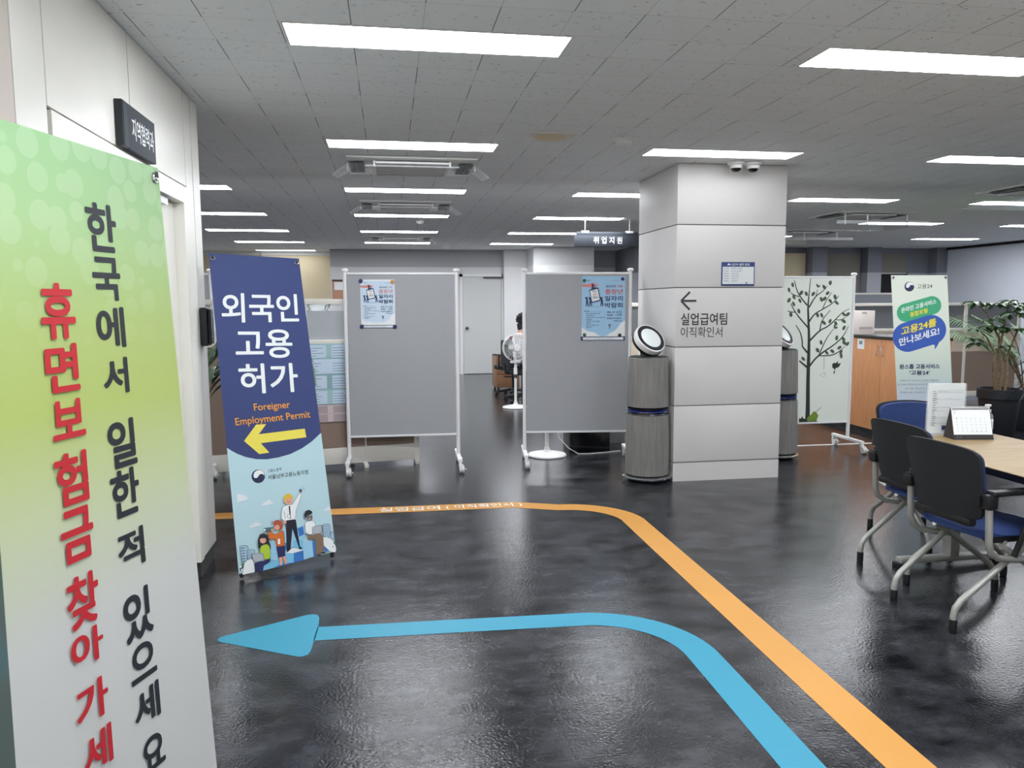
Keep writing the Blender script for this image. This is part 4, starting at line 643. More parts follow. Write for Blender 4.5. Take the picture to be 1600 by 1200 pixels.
for pts in ([(2.38, 1.513), (2.455, 1.586)], [(2.38, 1.513), (2.455, 1.44)], [(2.385, 1.513), (2.512, 1.513)]):
    S.stroke(mb, [cpt(*p)+(.0165,) for p in pts], M['ink2'])
tag(mb.build('wall_arrow', origin=(2.44, CY0, 1.44)), 'dark grey arrow pointing to the boards on the beige column', 'arrow', 'wayfinding lettering on the column')
# cctv notice
t = thing('notice_plate', 'white and navy camera notice plate on the beige column', 'notice', (2.87, CY0, 1.635)); SP = Sheet((-.146, -.007, .195), (.146, -.007, .195), (-.146, -.007, 0), (.146, -.007, 0))
b = MB(); b.use(M['noticeblue']).box(-.146, -.006, 0, .146, -.001, .195, .002); part(b, 'plate', t)
mb = pmb(); SP.rect(mb, .03, .07, .97, .80, IM('paper'))
SP.poly(mb, [(.16, .87), (.2, .95), (.27, .9), (.25, .86)], IM('paper'))
SP.label(mb, 'CCTV 설치 안내', .29, .84, .83, .95, IM('paper'), .03)
for k, (a, c_) in enumerate((('설치목적', '범죄예방 및 시설안전'), ('설치장소', '청사 내부 및 출입구'), ('촬영시간', '24시간 연속'), ('촬영범위', '민원실 및 복도'), ('관리책임', '고용센터 소장'), ('연락처', '민원실 안내'))):
    y = .70-k*.105; SP.label(mb, a, .07, y, .21, y+.05, M['noticegrey'], .01); SP.label(mb, c_, .29, y, .29+.03*len(c_), y+.05, M['noticegrey'], .01)
SP.circ(mb, .75, .12, .025, .035, M['noticegrey']); part(mb, 'lettering', t)
# ---------------------------------------------------------------- ceiling: lamps, air conditioners, small fittings
def make_lamp(label, mm='lamp'):
    t = thing('ceiling_light', label, 'light', (0, 0, CEIL), 0, 'strip lights in the ceiling')
    b = MB(); b.use(M['lampframe'])
    for x0, y0, x1, y1 in ((-.598, -.138, .598, -.13), (-.598, .13, .598, .138), (-.598, -.13, -.59, .13), (.59, -.13, .598, .13)): b.box(x0, y0, -.004, x1, y1, 0)
    part(b, 'frame', t); b = MB(); b.use(M[mm]).box(-.59, -.13, -.004, .59, .13, -.001); part(b, 'diffuser', t); return t
ROWN = ['first', 'second', 'third', 'fourth', 'fifth', 'sixth', 'seventh']
LPROTO = {}
LIGHTS = []
for k in range(7):
    y = 3.43+2.215*k
    if k < 6: LIGHTS.append((.2, y, 'strip light in line with the air conditioners, %s from the camera' % ROWN[k]))
    if k < 6 and k > 0: LIGHTS.append((2.53, y+.05*(k > 1), ['', 'strip light directly in front of the beige column and domes', 'strip light just behind the column, partly cut off by it', 'strip light behind the column, above the hanging sign', 'strip light meeting the hanging sign, near the back door', 'last strip light before the back door'][k]))
    if k >= 2: LIGHTS.append((-2.07, y, 'strip light above the left boards and blinds, %s going away' % ROWN[k-2]))
LIGHTS += [(2.55, 3.40, 'big strip light cut by the frame at the upper right'), (4.9, 5.6, 'strip light cut by the right edge, above the tree board'), (5.02, 8.0, 'strip light beside the column, above the tree board'), (7.28, 8.0, 'strip light at the right edge above the white banner'), (7.35, 10.25, 'strip light behind the clear deflector trays'), (6.25, 12.5, 'strip light meeting the column above the cream blind'), (9.75, 10.35, 'short bit of strip light at the right edge by the pale wall'), (10.0, 12.7, 'strip light above the plants near the pale wall'),
 (.2, 1.2, 'strip light over the camera, first'), (2.5, 1.2, 'strip light over the camera beside the table'), (4.9, 3.4, 'strip light over the table outside the view'), (4.9, 1.2, 'strip light behind the table outside the view'), (.2, -1.1, 'strip light behind the camera'), (3.0, -1.6, 'strip light behind the table and camera'), (-3.2, 5.6, 'strip light behind the cream partition wall'), (7.3, 5.6, 'strip light over the palm outside the view'), (7.3, 3.2, 'strip light far right outside the view')]  # unseen lamps, ceiling rows carried on out of view for illumination
for x, y, lb in LIGHTS:
    mm = 'lampdim' if 'directly in front' in lb or y > 16.5 else 'lampnear' if y < 2.5 and x < 1 else 'lamphalf' if y < 3.5 and x > 4 else 'lamp'
    if mm not in LPROTO: LPROTO[mm] = make_lamp(lb, mm); LPROTO[mm].location = (x, y, CEIL)
    else: dup(LPROTO[mm], (x, y, CEIL), 0, lb)
def make_ac(label, wings=True, trays=False):
    t = thing('air_conditioner', label, 'air conditioner', (0, 0, CEIL), 0, 'ceiling cassette air conditioners')
    b = MB(); b.use(M['white']).box(-.50, -.38, -.02, .50, .38, 0, .006); part(b, 'cover_panel', t)
    b = MB(); b.use(M['white'])
    for x0, y0, x1, y1 in ((-.30, -.30, .30, -.275), (-.30, .275, .30, .3), (-.30, -.275, -.28, .275), (.28, -.275, .30, .275)): b.box(x0, y0, -.045, x1, y1, -.03)
    part(b, 'grille_frame', t)
    b = MB(); b.use(M['darkgrey']).box(-.28, -.275, -.033, .28, .275, -.029); b.use(M['lampframe'])
    for i in range(9): b.box(-.28, -.262+i*.058, -.042, .28, -.225+i*.058, -.036)
    part(b, 'grille', t)
    for s in (-1, 1):
        b = MB(); b.use(M['black']).box(s*.43-.055, -.22, -.034, s*.43+.055, .22, -.028); b.use(M['grey']).box(s*.43-.006, -.2, -.04, s*.43+.006, .2, -.03); part(b, 'outlet_slot', t)
    if wings:
        for s in (-1, 1):
            o = MB(); o.use(M['clear']).at((s*.53, -.12, -.075), ry=s*.6, rz=s*.2).box(-.085, -.09, -.004, .085, .09, .004, .003); o.X = Matrix(); o.use(M['whiteplastic'])
            for y in (-.16, -.06): o.tube([(s*.50, y, -.03), (s*.50, y, -.07)], .005)
            part(o, 'wind_deflector', t)
        b = MB(); b.use(M['clear']).tube([(-.36, -.33, -.07), (.36, -.33, -.07)], .007); b.use(M['whiteplastic']).tube([(-.29, -.33, -.07), (-.29, -.3, -.03)], .008); b.tube([(.29, -.33, -.07), (.29, -.3, -.03)], .008); part(b, 'deflector_rod', t)
    if trays:
        b = MB(); b.use(M['clear']).box(-.62, -.48, -.17, .62, .42, -.164); b.box(-.62, -.48, -.17, .62, -.47, -.13); part(b, 'deflector_tray', t)
        for x in (-.4, -.1, .45): b = MB(); b.use(M['whiteplastic']).tube([(x, -.3, -.16), (x, -.3, -.03)], .008); part(b, 'tray_hanger', t)
    return t
a = make_ac('air conditioner with two flaps hanging, behind the second strip light'); a.location = (.21, 6.42, CEIL)
dup(a, (.22, 8.95, CEIL), 0, 'air conditioner between the third and fourth strip lights of its line'); dup(a, (.24, 13.35, CEIL), 0, 'small distant air conditioner close to the back wall')
a = make_ac('air conditioner with clear tray beside the column, over the tree board', False, True); a.location = (6.05, 9.25, CEIL)
dup(a, (6.55, 11.6, CEIL), 0, 'distant air conditioner with clear tray over the white banner'); dup(a, (6.55, 6.9, CEIL), 0, 'air conditioner cut off by the right edge above the palm')
# detectors, vent, domes
def lathe_thing(name, label, cat, loc, parts, group=None):
    t = thing(name, label, cat, loc, 0, group)
    for pn, mm, prof in parts: b = MB(); b.use(mm).lathe(prof, 24); part(b, pn, t)
    return t
DP = [('base', M['white'], [(0, -.012), (.07, -.012), (.075, 0)]), ('sensor_head', M['whiteplastic'], [(0, -.05), (.03, -.05), (.05, -.035), (.055, -.012)])]
t = lathe_thing('smoke_detector', 'white smoke detector on the ceiling beside the column strip light', 'detector', (1.63, 5.25, CEIL), DP, 'ceiling smoke detectors')
dup(t, (1.66, 11.65, CEIL), 0, 'small white smoke detector near the last strip lights'); dup(t, (.45, 10.6, CEIL), 0, 'tiny smoke detector past the second air conditioner')
t = thing('ceiling_speaker', 'square yellowed speaker plate on the ceiling before the column', 'speaker', (1.1, 5.2, CEIL)); b = MB(); b.use(M['railcream']).box(-.16, -.13, -.012, .16, .13, 0, .003); part(b, 'plate', t); b = MB(); b.use(M['blind']).lathe([(0, -.018), (.09, -.018), (.11, -.012)], 24); part(b, 'grille', t)
for i, x in enumerate((2.78, 2.925)):
    t = thing('dome_camera', ['white dome security camera over the column, beside the arrow side', 'white dome security camera over the column, farther from the arrow'][i], 'camera', (x, 5.94, CEIL), 0, 'dome cameras above the column')
    b = MB(); b.use(M['white']).lathe([(0, 0), (.068, 0), (.068, -.022), (.05, -.03)], 24); part(b, 'base', t)
    b = MB(); b.use(M['whiteplastic']).lathe([(.05, -.03), (.05, -.045), (.045, -.055)], 24); part(b, 'collar', t)
    b = MB(); b.use(M['blacksh']).lathe([(.042, -.05), (.038, -.065), (.025, -.078), (0, -.083)], 20); part(b, 'dome', t)
# hanging sign
t = thing('hanging_sign', 'dark slate ceiling sign with white Korean lettering hung on two rods', 'sign', (2.95, 10.2, 2.25)); b = MB(); b.use(M['signdark']).box(-.46, -.02, 0, .46, .02, .17, .015); b.box(-.43, -.02, .15, .43, .02, .2, .004); part(b, 'sign_board', t)
SS = Sheet((-.46, -.02, .17), (.46, -.02, .17), (-.46, -.02, 0), (.46, -.02, 0)); mb = pmb(); SS.label(mb, '취 업 지 원', .285, .25, .72, .80, IM('paper'), .02); part(mb, 'lettering', t)
for x in (-.31, .31):
    b = MB(); b.use(M['alu']).tube([(x, 0, .2), (x, 0, CEIL-2.25)], .006); part(b, 'rod', t); b = MB(); b.use(M['white']).box(x-.05, -.022, .185, x+.05, .022, .215, .004); part(b, 'clamp', t)
# wall sign on the cream partition
t = thing('wall_sign', 'slate room sign with white Korean lettering on the cream partition wall', 'sign', (WX, 3.3, 2.125)); b = MB(); b.use(M['signside']).box(.002, 0, 0, .03, .06, .178, .002); b.use(M['signdark']).box(.03, .008, .002, .032, .06, .176); part(b, 'end_block', t)
b = MB(); b.use(M['signdark']).box(.002, .068, 0, .03, .43, .178, .002); part(b, 'sign_board', t)
SS = Sheet((.03, .068, .178), (.03, .43, .178), (.03, .068, 0), (.03, .43, 0)); mb = pmb(); SS.label(mb, '지역협력과', .12, .26, .93, .76, IM('paper'), .015); part(mb, 'lettering', t)
# entry terminal
t = thing('entry_terminal', 'black entry terminal on the end of the cream partition wall', 'intercom', (WX, 4.56, 1.27)); b = MB(); b.use(M['black']).box(.002, -.05, 0, .045, .05, .215, .012, 3); part(b, 'housing', t); b = MB(); b.use(M['blacksh']).box(.045, -.042, .01, .06, .042, .205, .012, 3); part(b, 'screen', t)
# ---------------------------------------------------------------- floor tape
def strip(name, label, path, wd, m, arrow=None, text=None):
    P = [Vector((x, y, 0)) for x, y in path]; b = pmb(); b.use(m); vs = []
    for i, p in enumerate(P):
        t = (P[min(i+1, len(P)-1)]-P[max(i-1, 0)]).normalized(); q = Vector((-t.y, t.x, 0))*wd/2; vs += [tuple(p+q+Vector((0, 0, .0012))), tuple(p-q+Vector((0, 0, .0012)))]
    b.add(vs, [(2*i, 2*i+1, 2*i+3, 2*i+2) for i in range(len(P)-1)]); return b
def bend(p0, c, r, a0, a1, n=14): return [(c[0]+r*math.cos(a0+(a1-a0)*i/n), c[1]+r*math.sin(a0+(a1-a0)*i/n)) for i in range(n+1)]
path = [(1.632, -1.0), (1.636, 1.5), (1.644, 4.6)]+bend(0, (1.24, 5.12), .405, 0, PI/2-.02, 16)[0:]+[(.9, 5.548), (-.06, 5.573), (-1.30, 5.62), (-2.2, 5.65)]
path = [(1.632, -1.0), (1.636, 1.5), (1.643, 3.5), (1.648, 4.75)]+bend(0, (1.215, 4.98), .437, .1, PI/2, 16)+[(.9, 5.548), (-.06, 5.573), (-1.30, 5.62), (-2.2, 5.65)]
b = strip('floor_line', '', path, .163, M['stripeo']); t = b.build('floor_line'); tag(t, 'orange guide line on the floor curving past the beige column', 'floor line')
mb = pmb(); SF = Sheet((-.13, 5.655, .0013), (.98, 5.625, .0013), (-.13, 5.495, .0013), (.98, 5.465, .0013)); SF.label(mb, '실업급여', .03, .18, .43, .82, IM('paper'), .01); SF.label(mb, '( 이직확인서 )', .47, .15, .98, .85, IM('paper'), .01); part(mb, 'lettering', t)
path = [(1.29, -1.0), (1.292, 1.5), (1.299, 2.75)]+bend(0, (.85, 2.98), .449, .0, PI/2, 18)+[(.23, 3.454), (-.36, 3.476)]
b = strip('floor_arrow', '', path, .146, M['stripeb'])
hp = [(-.79, 3.486), (-.786, 3.508), (-.77, 3.52), (-.42, 3.703), (-.39, 3.706), (-.366, 3.69), (-.358, 3.655), (-.352, 3.545), (-.358, 3.407), (-.364, 3.30), (-.372, 3.265), (-.395, 3.250), (-.42, 3.256), (-.765, 3.455), (-.784, 3.47)]
b.add([(x, y, .0012) for x, y in hp], [tuple(range(len(hp)))]); tag(b.build('floor_arrow'), 'cyan guide line on the floor ending in a big arrowhead', 'floor line')
b = MB(); b.use(M['tapew']).box(3.9, 7.33, 0, 5.3, 7.37, .004); tag(b.build('floor_line', origin=(4.6, 7.35, 0)), 'thin white line on the floor under the tree board', 'floor line')
# ---------------------------------------------------------------- banners on X stands
def banner(key, label, fabric, back_leg, group='X stand banners'):
    TL, TR, BL, BR = [Vector(p) for p in QUADS[key]]; base = Vector(((BL.x+BR.x)/2, (BL.y+BR.y)/2, 0))
    t = thing('banner', label, 'banner', base, 0, group); s = Sheet(*[p-base for p in (TL, TR, BL, BR)])
    b = MB(); s.slab(b, fabric); part(b, 'fabric', t)
    tm, am = pmb(), pmb(); s.step = .00009; draw(s, ART[key], tm, am)
    if am.v: part(am, 'artwork', t)
    part(tm, 'lettering', t)
    n = s.n
    for u, v in ((.035, .985), (.965, .985), (.035, .015), (.965, .015)):
        c = s.pt(u, v); ax = (s.c[1]-s.c[0]).normalized(); ay = n.cross(ax)
        b = MB(); b.use(M['chrome']).tube([c+n*.003+(ax*math.cos(a)+ay*math.sin(a))*.011 for a in [2*PI*k/16 for k in range(16)]], .0035, 6, closed=True); b.tube([c-n*.004, c+n*.004+ay*.003], .004, 6); g = part(b, 'grommet', t)
        b = MB(); b.use(M['darkgrey']).tube([c-n*.02, c-n*.004, c+n*.007+ay*.004, c+n*.007+ay*.014], .004, 6); part(b, 'hook', t)
    hub = s.pt(.5, .42, -.05)
    for (u, v), (u2, v2) in (((.035, -.0), (.965, .985)), ((.965, -.0), (.035, .985))):
        p0 = s.pt(u, v, -.012); p1 = s.pt(u2, v2, -.012); fl = Vector((p0.x, p0.y, .0))
        d = (p0-s.pt(u, .1, -.012)).normalized(); foot = p0+d*(p0.z-.012)/max(-d.z, .1) if p0.z > .012 else p0
        b = MB(); b.use(M['alu']).tube([foot, p0, s.pt((u+.5)/2, .2, -.03), hub, s.pt((u2+.5)/2, .72, -.035), p1], .0085, 8); part(b, 'stand_pole', t)
        b = MB(); b.use(M['black']).tube([foot-d*.03, foot+d*.012*0], [.0125, .012], 10); part(b, 'rubber_foot', t)
    b = MB(); b.use(M['black']).box(hub.x-.025, hub.y-.025, hub.z-.04, hub.x+.025, hub.y+.025, hub.z+.04, .008); part(b, 'hub', t)
    q = Vector(back_leg)-base; b = MB(); b.use(M['alu']).tube([hub, (q.x, q.y, .012)], .009, 8); part(b, 'back_leg', t)
    return t
banner('left', 'tall green and white banner with red and black Korean lettering', banner_mat('banner_green', [(0, '#c4c5c3'), (.42, '#c2c4c1'), (.56, '#b9c39c'), (.68, '#a9b968'), (.78, '#a4b76e'), (.9, '#9aba84'), (1, '#8ab280')], dots=True), (-.93, 1.98, 0))
banner('navy', 'navy and pale blue foreigner employment permit banner with yellow arrow', banner_mat('banner_navy', [(0, '#3a4270'), (1, '#2f417a')], .6), (-.86, 4.85, 0))
banner('green', 'white banner with green and blue speech bubbles beside the wood cabinet', banner_mat('banner_pastel', [(0, '#bcc8dc'), (.25, '#c3cede'), (.42, '#cfdcd2'), (.6, '#dfe8d8'), (1, '#e6ecdc')]), (5.25, 7.06, 0))
# ---------------------------------------------------------------- mobile boards
def board(label, loc, rz, W, printed=None, ztop=1.785, zb=.30, foot=.27, fabric='boardgrey', name='mobile_board', toe=0.):
    t = thing(name, label, 'board', loc, rz, 'mobile partition boards')
    b = MB(); b.use(M[fabric]).box(-W/2+.02, -.012, zb+.012, W/2-.02, .012, ztop-.02); part(b, 'panel', t)
    b = MB(); b.use(M['boardframe']).box(-W/2+.015, -.018, ztop-.028, W/2-.015, .018, ztop-.008, .004); b.box(-W/2+.015, -.018, zb, W/2-.015, .018, zb+.018, .004); part(b, 'rail', t)
    for s in (-1, 1):
        b = MB(); b.use(M['boardframe']).tube([(s*W/2, 0, .10), (s*W/2, 0, ztop)], .0175, 14); part(b, 'post', t)
        b = MB(); b.use(M['boardframe']).lathe([(.018, 0), (.03, .004), (.03, .018), (.02, .026), (0, .028)], 20, (s*W/2, 0, ztop)); part(b, 'post_cap', t)
        b = MB(); b.use(M['boardframe']).box(s*W/2-.02, -foot, .095, s*W/2+.02, foot, .125, .008); b.box(s*W/2-.014, -foot, .06, s*W/2+.014, -foot+.03, .11, .004); b.box(s*W/2-.014, foot-.03, .06, s*W/2+.014, foot, .11, .004); part(b, 'foot_bar', t)
        for y in (-foot+.01, foot-.01):
            b = MB(); b.use(M['castor']).at((s*W/2+.012, y-.015, .033), ry=PI/2).lathe([(0, -.022), (.028, -.022), (.033, -.017), (.033, -.004), (.026, -.002), (.026, .002), (.033, .004), (.033, .017), (.028, .022), (0, .022)], 24)
            c = part(b, 'caster', t); b = MB(); b.use(M['castor']).box(s*W/2-.012, y-.02, .04, s*W/2+.03, y+.015, .075, .006); b.use(M['castor']).tube([(s*W/2+.035, y-.015, .04), (s*W/2+.05, y-.035, .038)], .006, 6); part(b, 'fork', c)
    return t
ang = math.radians(-1.5)
bl = board('grey fabric board on casters holding the paler poster, beside the navy banner', (.12, 6.98, 0), ang, .985)
br = board('grey fabric board on casters holding the bluer poster, beside the air purifier', (1.735, 6.98, 0), math.radians(-7), .985, ztop=1.79, zb=.285)
board('grey fabric board on casters mostly hidden behind the navy banner', (-2.02, 7.1, 0), math.radians(2), .98)
# magnets and posters
def poster(label, base, rz, x0, z0, wd, h, pale, off=-.0135):
    t = thing('poster', label, 'poster', base, rz, 'job fair posters'); TL, TR, BL, BR = (x0, off, z0+h), (x0+wd, off, z0+h), (x0, off, z0), (x0+wd, off, z0); s = Sheet(TL, TR, BL, BR); s.step = .00008
    b = MB(); s.slab(b, IM('paper') if pale else M['postblue'], .0008, 4, 6); part(b, 'sheet', t); a, x = pmb(), pmb()
    bg = M['postpale'] if pale else M['postblue']; nv = M['postnavy']; rd = M['postred'] if not pale else M['pink']
    s.rect(a, .02 if pale else 0, .12, .98 if pale else 1, .97 if pale else 1, bg)
    for q in ([(0, .21), (.05, .19), (.12, .15), (.2, .14), (.3, .13), (.38, .09), (.45, .065), (0, .065)], [(.48, .065), (.58, .075), (.66, .12), (.76, .15), (.83, .2), (.9, .27), (1, .31), (1, .065)]): s.poly(a, q, IM('paper'))
    s.rect(a, -.02, .0, 1.0, .065, nv); s.rect(a, .03, .012, .965, .052, IM('paper'))
    s.poly(a, [(0, .875), (.16, .88), (.25, .90), (.36, .875), (.36, .84), (.26, .83), (.14, .83), (0, .84)], M['pink'])
    s.stroke(a, [(.235, .885, .012*wd/.41), (.27, .835, .03*wd/.41)], nv)
    s.poly(a, [(.165, .79), (.38, .825), (.44, .62), (.225, .585)], nv); s.poly(a, [(.185, .775), (.362, .805), (.415, .635), (.238, .605)], IM('paper')); s.rect(a, .22, .80, .34, .83, nv)
    for (xa, ya), (xb, yb), bd, c_ in (((.235, .75), (.335, .765), '어르신', M['postnavy']), ((.26, .70), (.345, .715), '일자리', rd), ((.255, .655), (.375, .67), '중장년', nv)): s.label(x, bd, xa, ya, xb, yb+.02, c_, .02)
    for px_, k in ((.12, 1), (.2, .8), (.46, .9)):
        s.poly(a, [(px_-.03, .535), (px_-.02, .61), (px_-.015, .65), (px_+.02, .65), (px_+.025, .6), (px_+.04, .535), (px_+.02, .535), (px_+.004, .59), (px_-.012, .535)], nv); s.circ(a, px_, .668, .016, .013, nv); s.stroke(a, [(px_, .64, .012*wd/.41), (px_-.04, .675, .012*wd/.41)], nv)
    s.rect(a, .15, .525, .42, .532, M['teal3'])
    s.label(x, '2024년', .545, .825, .775, .865, nv, .01); s.label(x, '서울', .81, .825, .93, .865, rd, .01)
    s.label(x, '중장년', .535, .72, .94, .80, rd, .018); s.label(x, '일자리', .53, .615, .94, .695, nv, .018); s.label(x, '박람회', .53, .51, .94, .59, nv, .018)
    s.label(x, '2024. 07. 23.', .58, .43, .84, .455, nv, .01); s.circ(a, .885, .443, .035, .023, nv); s.circ(a, .885, .443, .026, .017, bg)
    s.label(x, '10:00 - 17:00', .58, .385, .92, .41, nv, .01); s.label(x, '동대문디자인플라자', .58, .335, .92, .36, nv, .01); s.label(x, '아트홀 1관', .73, .295, .92, .318, nv, .01)
    s.label(x, '행사내용', .055, .448, .17, .47, nv, .01); s.rect(a, .18, .45, .46, .452, nv)
    for k, q in enumerate(('현장 면접 채용관 운영', '취업 컨설팅관', '이력서 상담 및 사진 촬영 지원', '직업체험관', '직업훈련 안내 및 체험', '부대행사', '특강 및 이벤트 안내', '채용설명회')): s.label(x, q, .1, .412-k*.03, .1+.026*len(q), .43-k*.03, nv, .0)
    s.label(x, '서울시', .1, .925, .2, .945, nv, .01); s.label(x, '일자리재단', .7, .92, .86, .94, M['pgrey'], .0); s.stroke(a, [(.62, .26, .006), (.63, .225, .006), (.655, .225, .006), (.665, .26, .006)], nv); s.circ(a, .645, .2, .012, .01, nv)
    s.label(x, '고용노동부   서울시50플러스재단   서울시설공단', .07, .022, .75, .042, M['pgrey'], .0)
    part(a, 'artwork', t); part(x, 'lettering', t); return t
def board_uv(bo): return bo.location, bo.rotation_euler[2]
poster('paler white bordered job fair poster on the board beside the navy banner', bl.location, ang, -.358, 1.285, .30, .43, True)
poster('bluer job fair poster on the board beside the air purifier', br.location, math.radians(-7), .04, 1.15, .405, .595, False)
def magnet(label, bo, x, z, m, r=.016):
    R = Matrix.Rotation(bo.rotation_euler[2], 4, 'Z'); p = bo.location + R @ Vector((x, -.0155, z)); b = MB(); b.use(m).at(rx=PI/2).lathe([(r*.9, 0), (r, .002), (r, .006), (r*.8, .009), (0, .010)], 20)
    o = b.build('magnet'); o.location = p; o.rotation_euler = (0, 0, bo.rotation_euler[2]); tag(o, label, 'magnet', 'poster magnets')
magnet('navy magnet at the top corner of the paler poster', bl, -.352, 1.703, M['skirt'], .018); magnet('orange magnet at the top corner of the paler poster', bl, -.075, 1.695, mat('magnet_orange', '#d99a4e', .35), .018)
magnet('navy magnet at the bottom corner of the paler poster, near the board post', bl, -.352, 1.302, M['skirt'], .018); magnet('navy magnet at the bottom corner of the paler poster, inner side', bl, -.062, 1.297, M['skirt'], .018)
magnet('green magnet at the top corner of the bluer poster', br, .063, 1.705, mat('magnet_green', '#2c6b50', .35)); magnet('navy magnet at the top corner of the bluer poster', br, .418, 1.718, M['skirt'])
magnet('green magnet at the bottom corner of the bluer poster', br, .066, 1.205, mat('magnet_green', '#2c6b50', .35)); magnet('dark magnet at the bottom corner of the bluer poster', br, .395, 1.2, M['black'])
# printed tree board
TLq, TRq, BLq, BRq = [Vector(p) for p in QUADS['tree']]
M['treeboard'] = mat('tree_board', '#eef4ea', .6)
tb = board('pale mobile board printed with a dark leafy tree, behind the column', (4.0, 7.112, 0), 0, 1.22, ztop=1.76, zb=.275, fabric='treeboard', foot=.26)
s = Sheet(*[p-Vector((4.0, 7.112, 0)) for p in (TLq, TRq, BLq, BRq)]); s.step = .00004
a, x = pmb(), pmb(); draw(s, ART['tree'], x, a); part(a, 'tree_print', tb, label='dark tree with leaves and birds')
# ---------------------------------------------------------------- air purifiers
def purifier(label, loc, rz):
    t = thing('air_purifier', label, 'air purifier', loc, rz, 'tower air purifiers')
    b = MB(); b.use(M['black']).lathe([(0, .0), (.15, 0), (.16, .03), (.165, .05), (0, .05)], 32); part(b, 'foot', t)
    b = MB(); b.use(M['chrome']).lathe([(.16, .03), (.205, .032), (.208, .042), (.19, .052), (.16, .056)], 48); part(b, 'base_ring', t)
    b = MB(); b.use(M['purif']).lathe([(.165, .06), (.186, .066), (.184, .3), (.176, .565), (.165, .572)], 168, rib=1, ribd=.012); part(b, 'lower_shell', t)
    b = MB(); b.use(M['navyring']).lathe([(.13, .565), (.172, .57), (.165, .585), (.12, .592), (.12, .6), (.168, .612), (.17, .625), (.13, .63)], 48); g = part(b, 'vent_gap', t)
    b = MB(); b.use(M['chrome']).lathe([(.121, .592), (.175, .594), (.176, .599), (.121, .601)], 48); part(b, 'trim_ring', t)
    b = MB(); b.use(M['ledblue']).lathe([(.13, .6005), (.168, .601), (.168, .603), (.13, .6035)], 40); part(b, 'light_ring', t)
    b = MB(); b.use(M['purif']).lathe([(.165, .632), (.177, .638), (.172, .8), (.164, 1.045), (.155, 1.05)], 168, rib=1, ribd=.012); part(b, 'upper_shell', t)
    b = MB(); b.use(M['black']).lathe([(.163, 1.044), (.15, 1.055), (.05, 1.06), (0, 1.06)], 40); part(b, 'top_cap', t)
    b = MB(); b.use(M['black']).tube([(0, .03, 1.05), (0, .05, 1.10), (.0, .04, 1.16)], [.045, .04, .05], 16); part(b, 'neck', t)
    X = dict(loc=(.0, .0, 1.185), rx=math.radians(52))
    b = MB(); b.use(M['whiteplastic']).at(**X).lathe([(0, -.055), (.10, -.055), (.135, -.035), (.142, .02), (.138, .035), (.128, .037)], 48); h = part(b, 'fan_head', t)
    b = MB(); b.use(M['navyring']).at(**X).lathe([(.129, .036), (.122, .041), (.1, .041), (.096, .038)], 48); part(b, 'dark_ring', h)
    b = MB(); b.use(M['discface']).at(**X).lathe([(.097, .037), (.09, .040), (0, .041)], 48); part(b, 'face_disc', h)
    b = MB(); b.use(M['black']).at(**X).lathe([(.136, -.034), (.140, -.012), (.1435, -.012), (.139, -.038), (.136, -.036)], 48); part(b, 'back_band', h)
    return t
pf = purifier('grey ribbed tower air purifier in front of the beige column', (2.145, 6.16, 0), math.radians(22))
dup(pf, (3.69, 6.84, 0), math.radians(35), 'grey tower air purifier half hidden behind the column, by the tree board')
# ---------------------------------------------------------------- standing fans
def fan(label, loc, rz, hz, r):
    t = thing('standing_fan', label, 'fan', loc, rz, 'white standing fans')
    b = MB(); b.use(M['white']).lathe([(0, 0), (.185, 0), (.192, .008), (.185, .02), (.12, .034), (.05, .042), (.03, .06), (.024, .09), (0, .09)], 40); part(b, 'base', t)
    b = MB(); b.use(M['white']).lathe([(.019, .06), (.019, hz*.52), (.026, hz*.52), (.026, hz*.66), (.02, hz*.67), (.018, hz-.1)], 16); part(b, 'pole', t)
    b = MB(); b.use(M['darkgrey']).lathe([(.027, hz*.50), (.03, hz*.53), (.027, hz*.56)], 16); part(b, 'height_collar', t)
    b = MB(); b.use(M['whiteplastic']).box(-.07, -.04, hz-r-.03, .07, .05, hz-r+.0, .012); part(b, 'control_box', t)
    b = MB(); b.use(M['whiteplastic']).tube([(0, .0, hz-.15), (0, .05, hz-.06), (0, .06, hz)], .03, 12); b.at((0, .03, hz), rx=-PI/2).lathe([(.05, 0), (.065, .02), (.06, .09), (.03, .12), (0, .12)], 20); part(b, 'motor_housing', t)
    b = MB(); b.use(M['whiteplastic'])
    for rr, y in ((r, 0), (r*.98, -.035), (r*.98, .035), (r*.66, -.052), (r*.36, -.058)): b.tube([(rr*math.cos(a), y-.03, hz+rr*math.sin(a)) for a in [2*PI*k/40 for k in range(40)]], .0045 if rr > r*.9 else .002, 6, closed=True)
    for k in range(36):
        a = 2*PI*k/36; b.tube([(q*r*math.cos(a), y-.03, hz+q*r*math.sin(a)) for q, y in ((.3, -.06), (.66, -.052), (.95, -.035), (1, 0))], .0013, 4); b.tube([(q*r*math.cos(a), y-.03, hz+q*r*math.sin(a)) for q, y in ((.3, .055), (.7, .05), (.95, .035), (1, 0))], .0013, 4)
    part(b, 'wire_cage', t)
    b = MB(); b.use(M['whiteplastic']).at((0, -.085, hz), rx=PI/2).lathe([(0, .012), (r*.26, .01), (r*.3, 0), (r*.3, -.006)], 24); b.use(M['grey']).lathe([(r*.31, -.004), (r*.31, .003), (r*.29, .004)], 24); part(b, 'centre_cap', t)
    for k in range(5):
        a = 2*PI*k/5; vs = []
        for q in (.12, .4, .7, .9):
            for d in (-.34, -.1, .14, .34): vs.append((q*r*math.cos(a+d), -.03+.035*d*2*(1 if q > .2 else .5), hz+q*r*math.sin(a+d)))
        b = pmb(); b.use(M['fanblade']).add(vs, [(4*i+j, 4*i+j+1, 4*i+j+5, 4*i+j+4) for i in range(3) for j in range(3)]); part(b, 'blade', t)
    return t
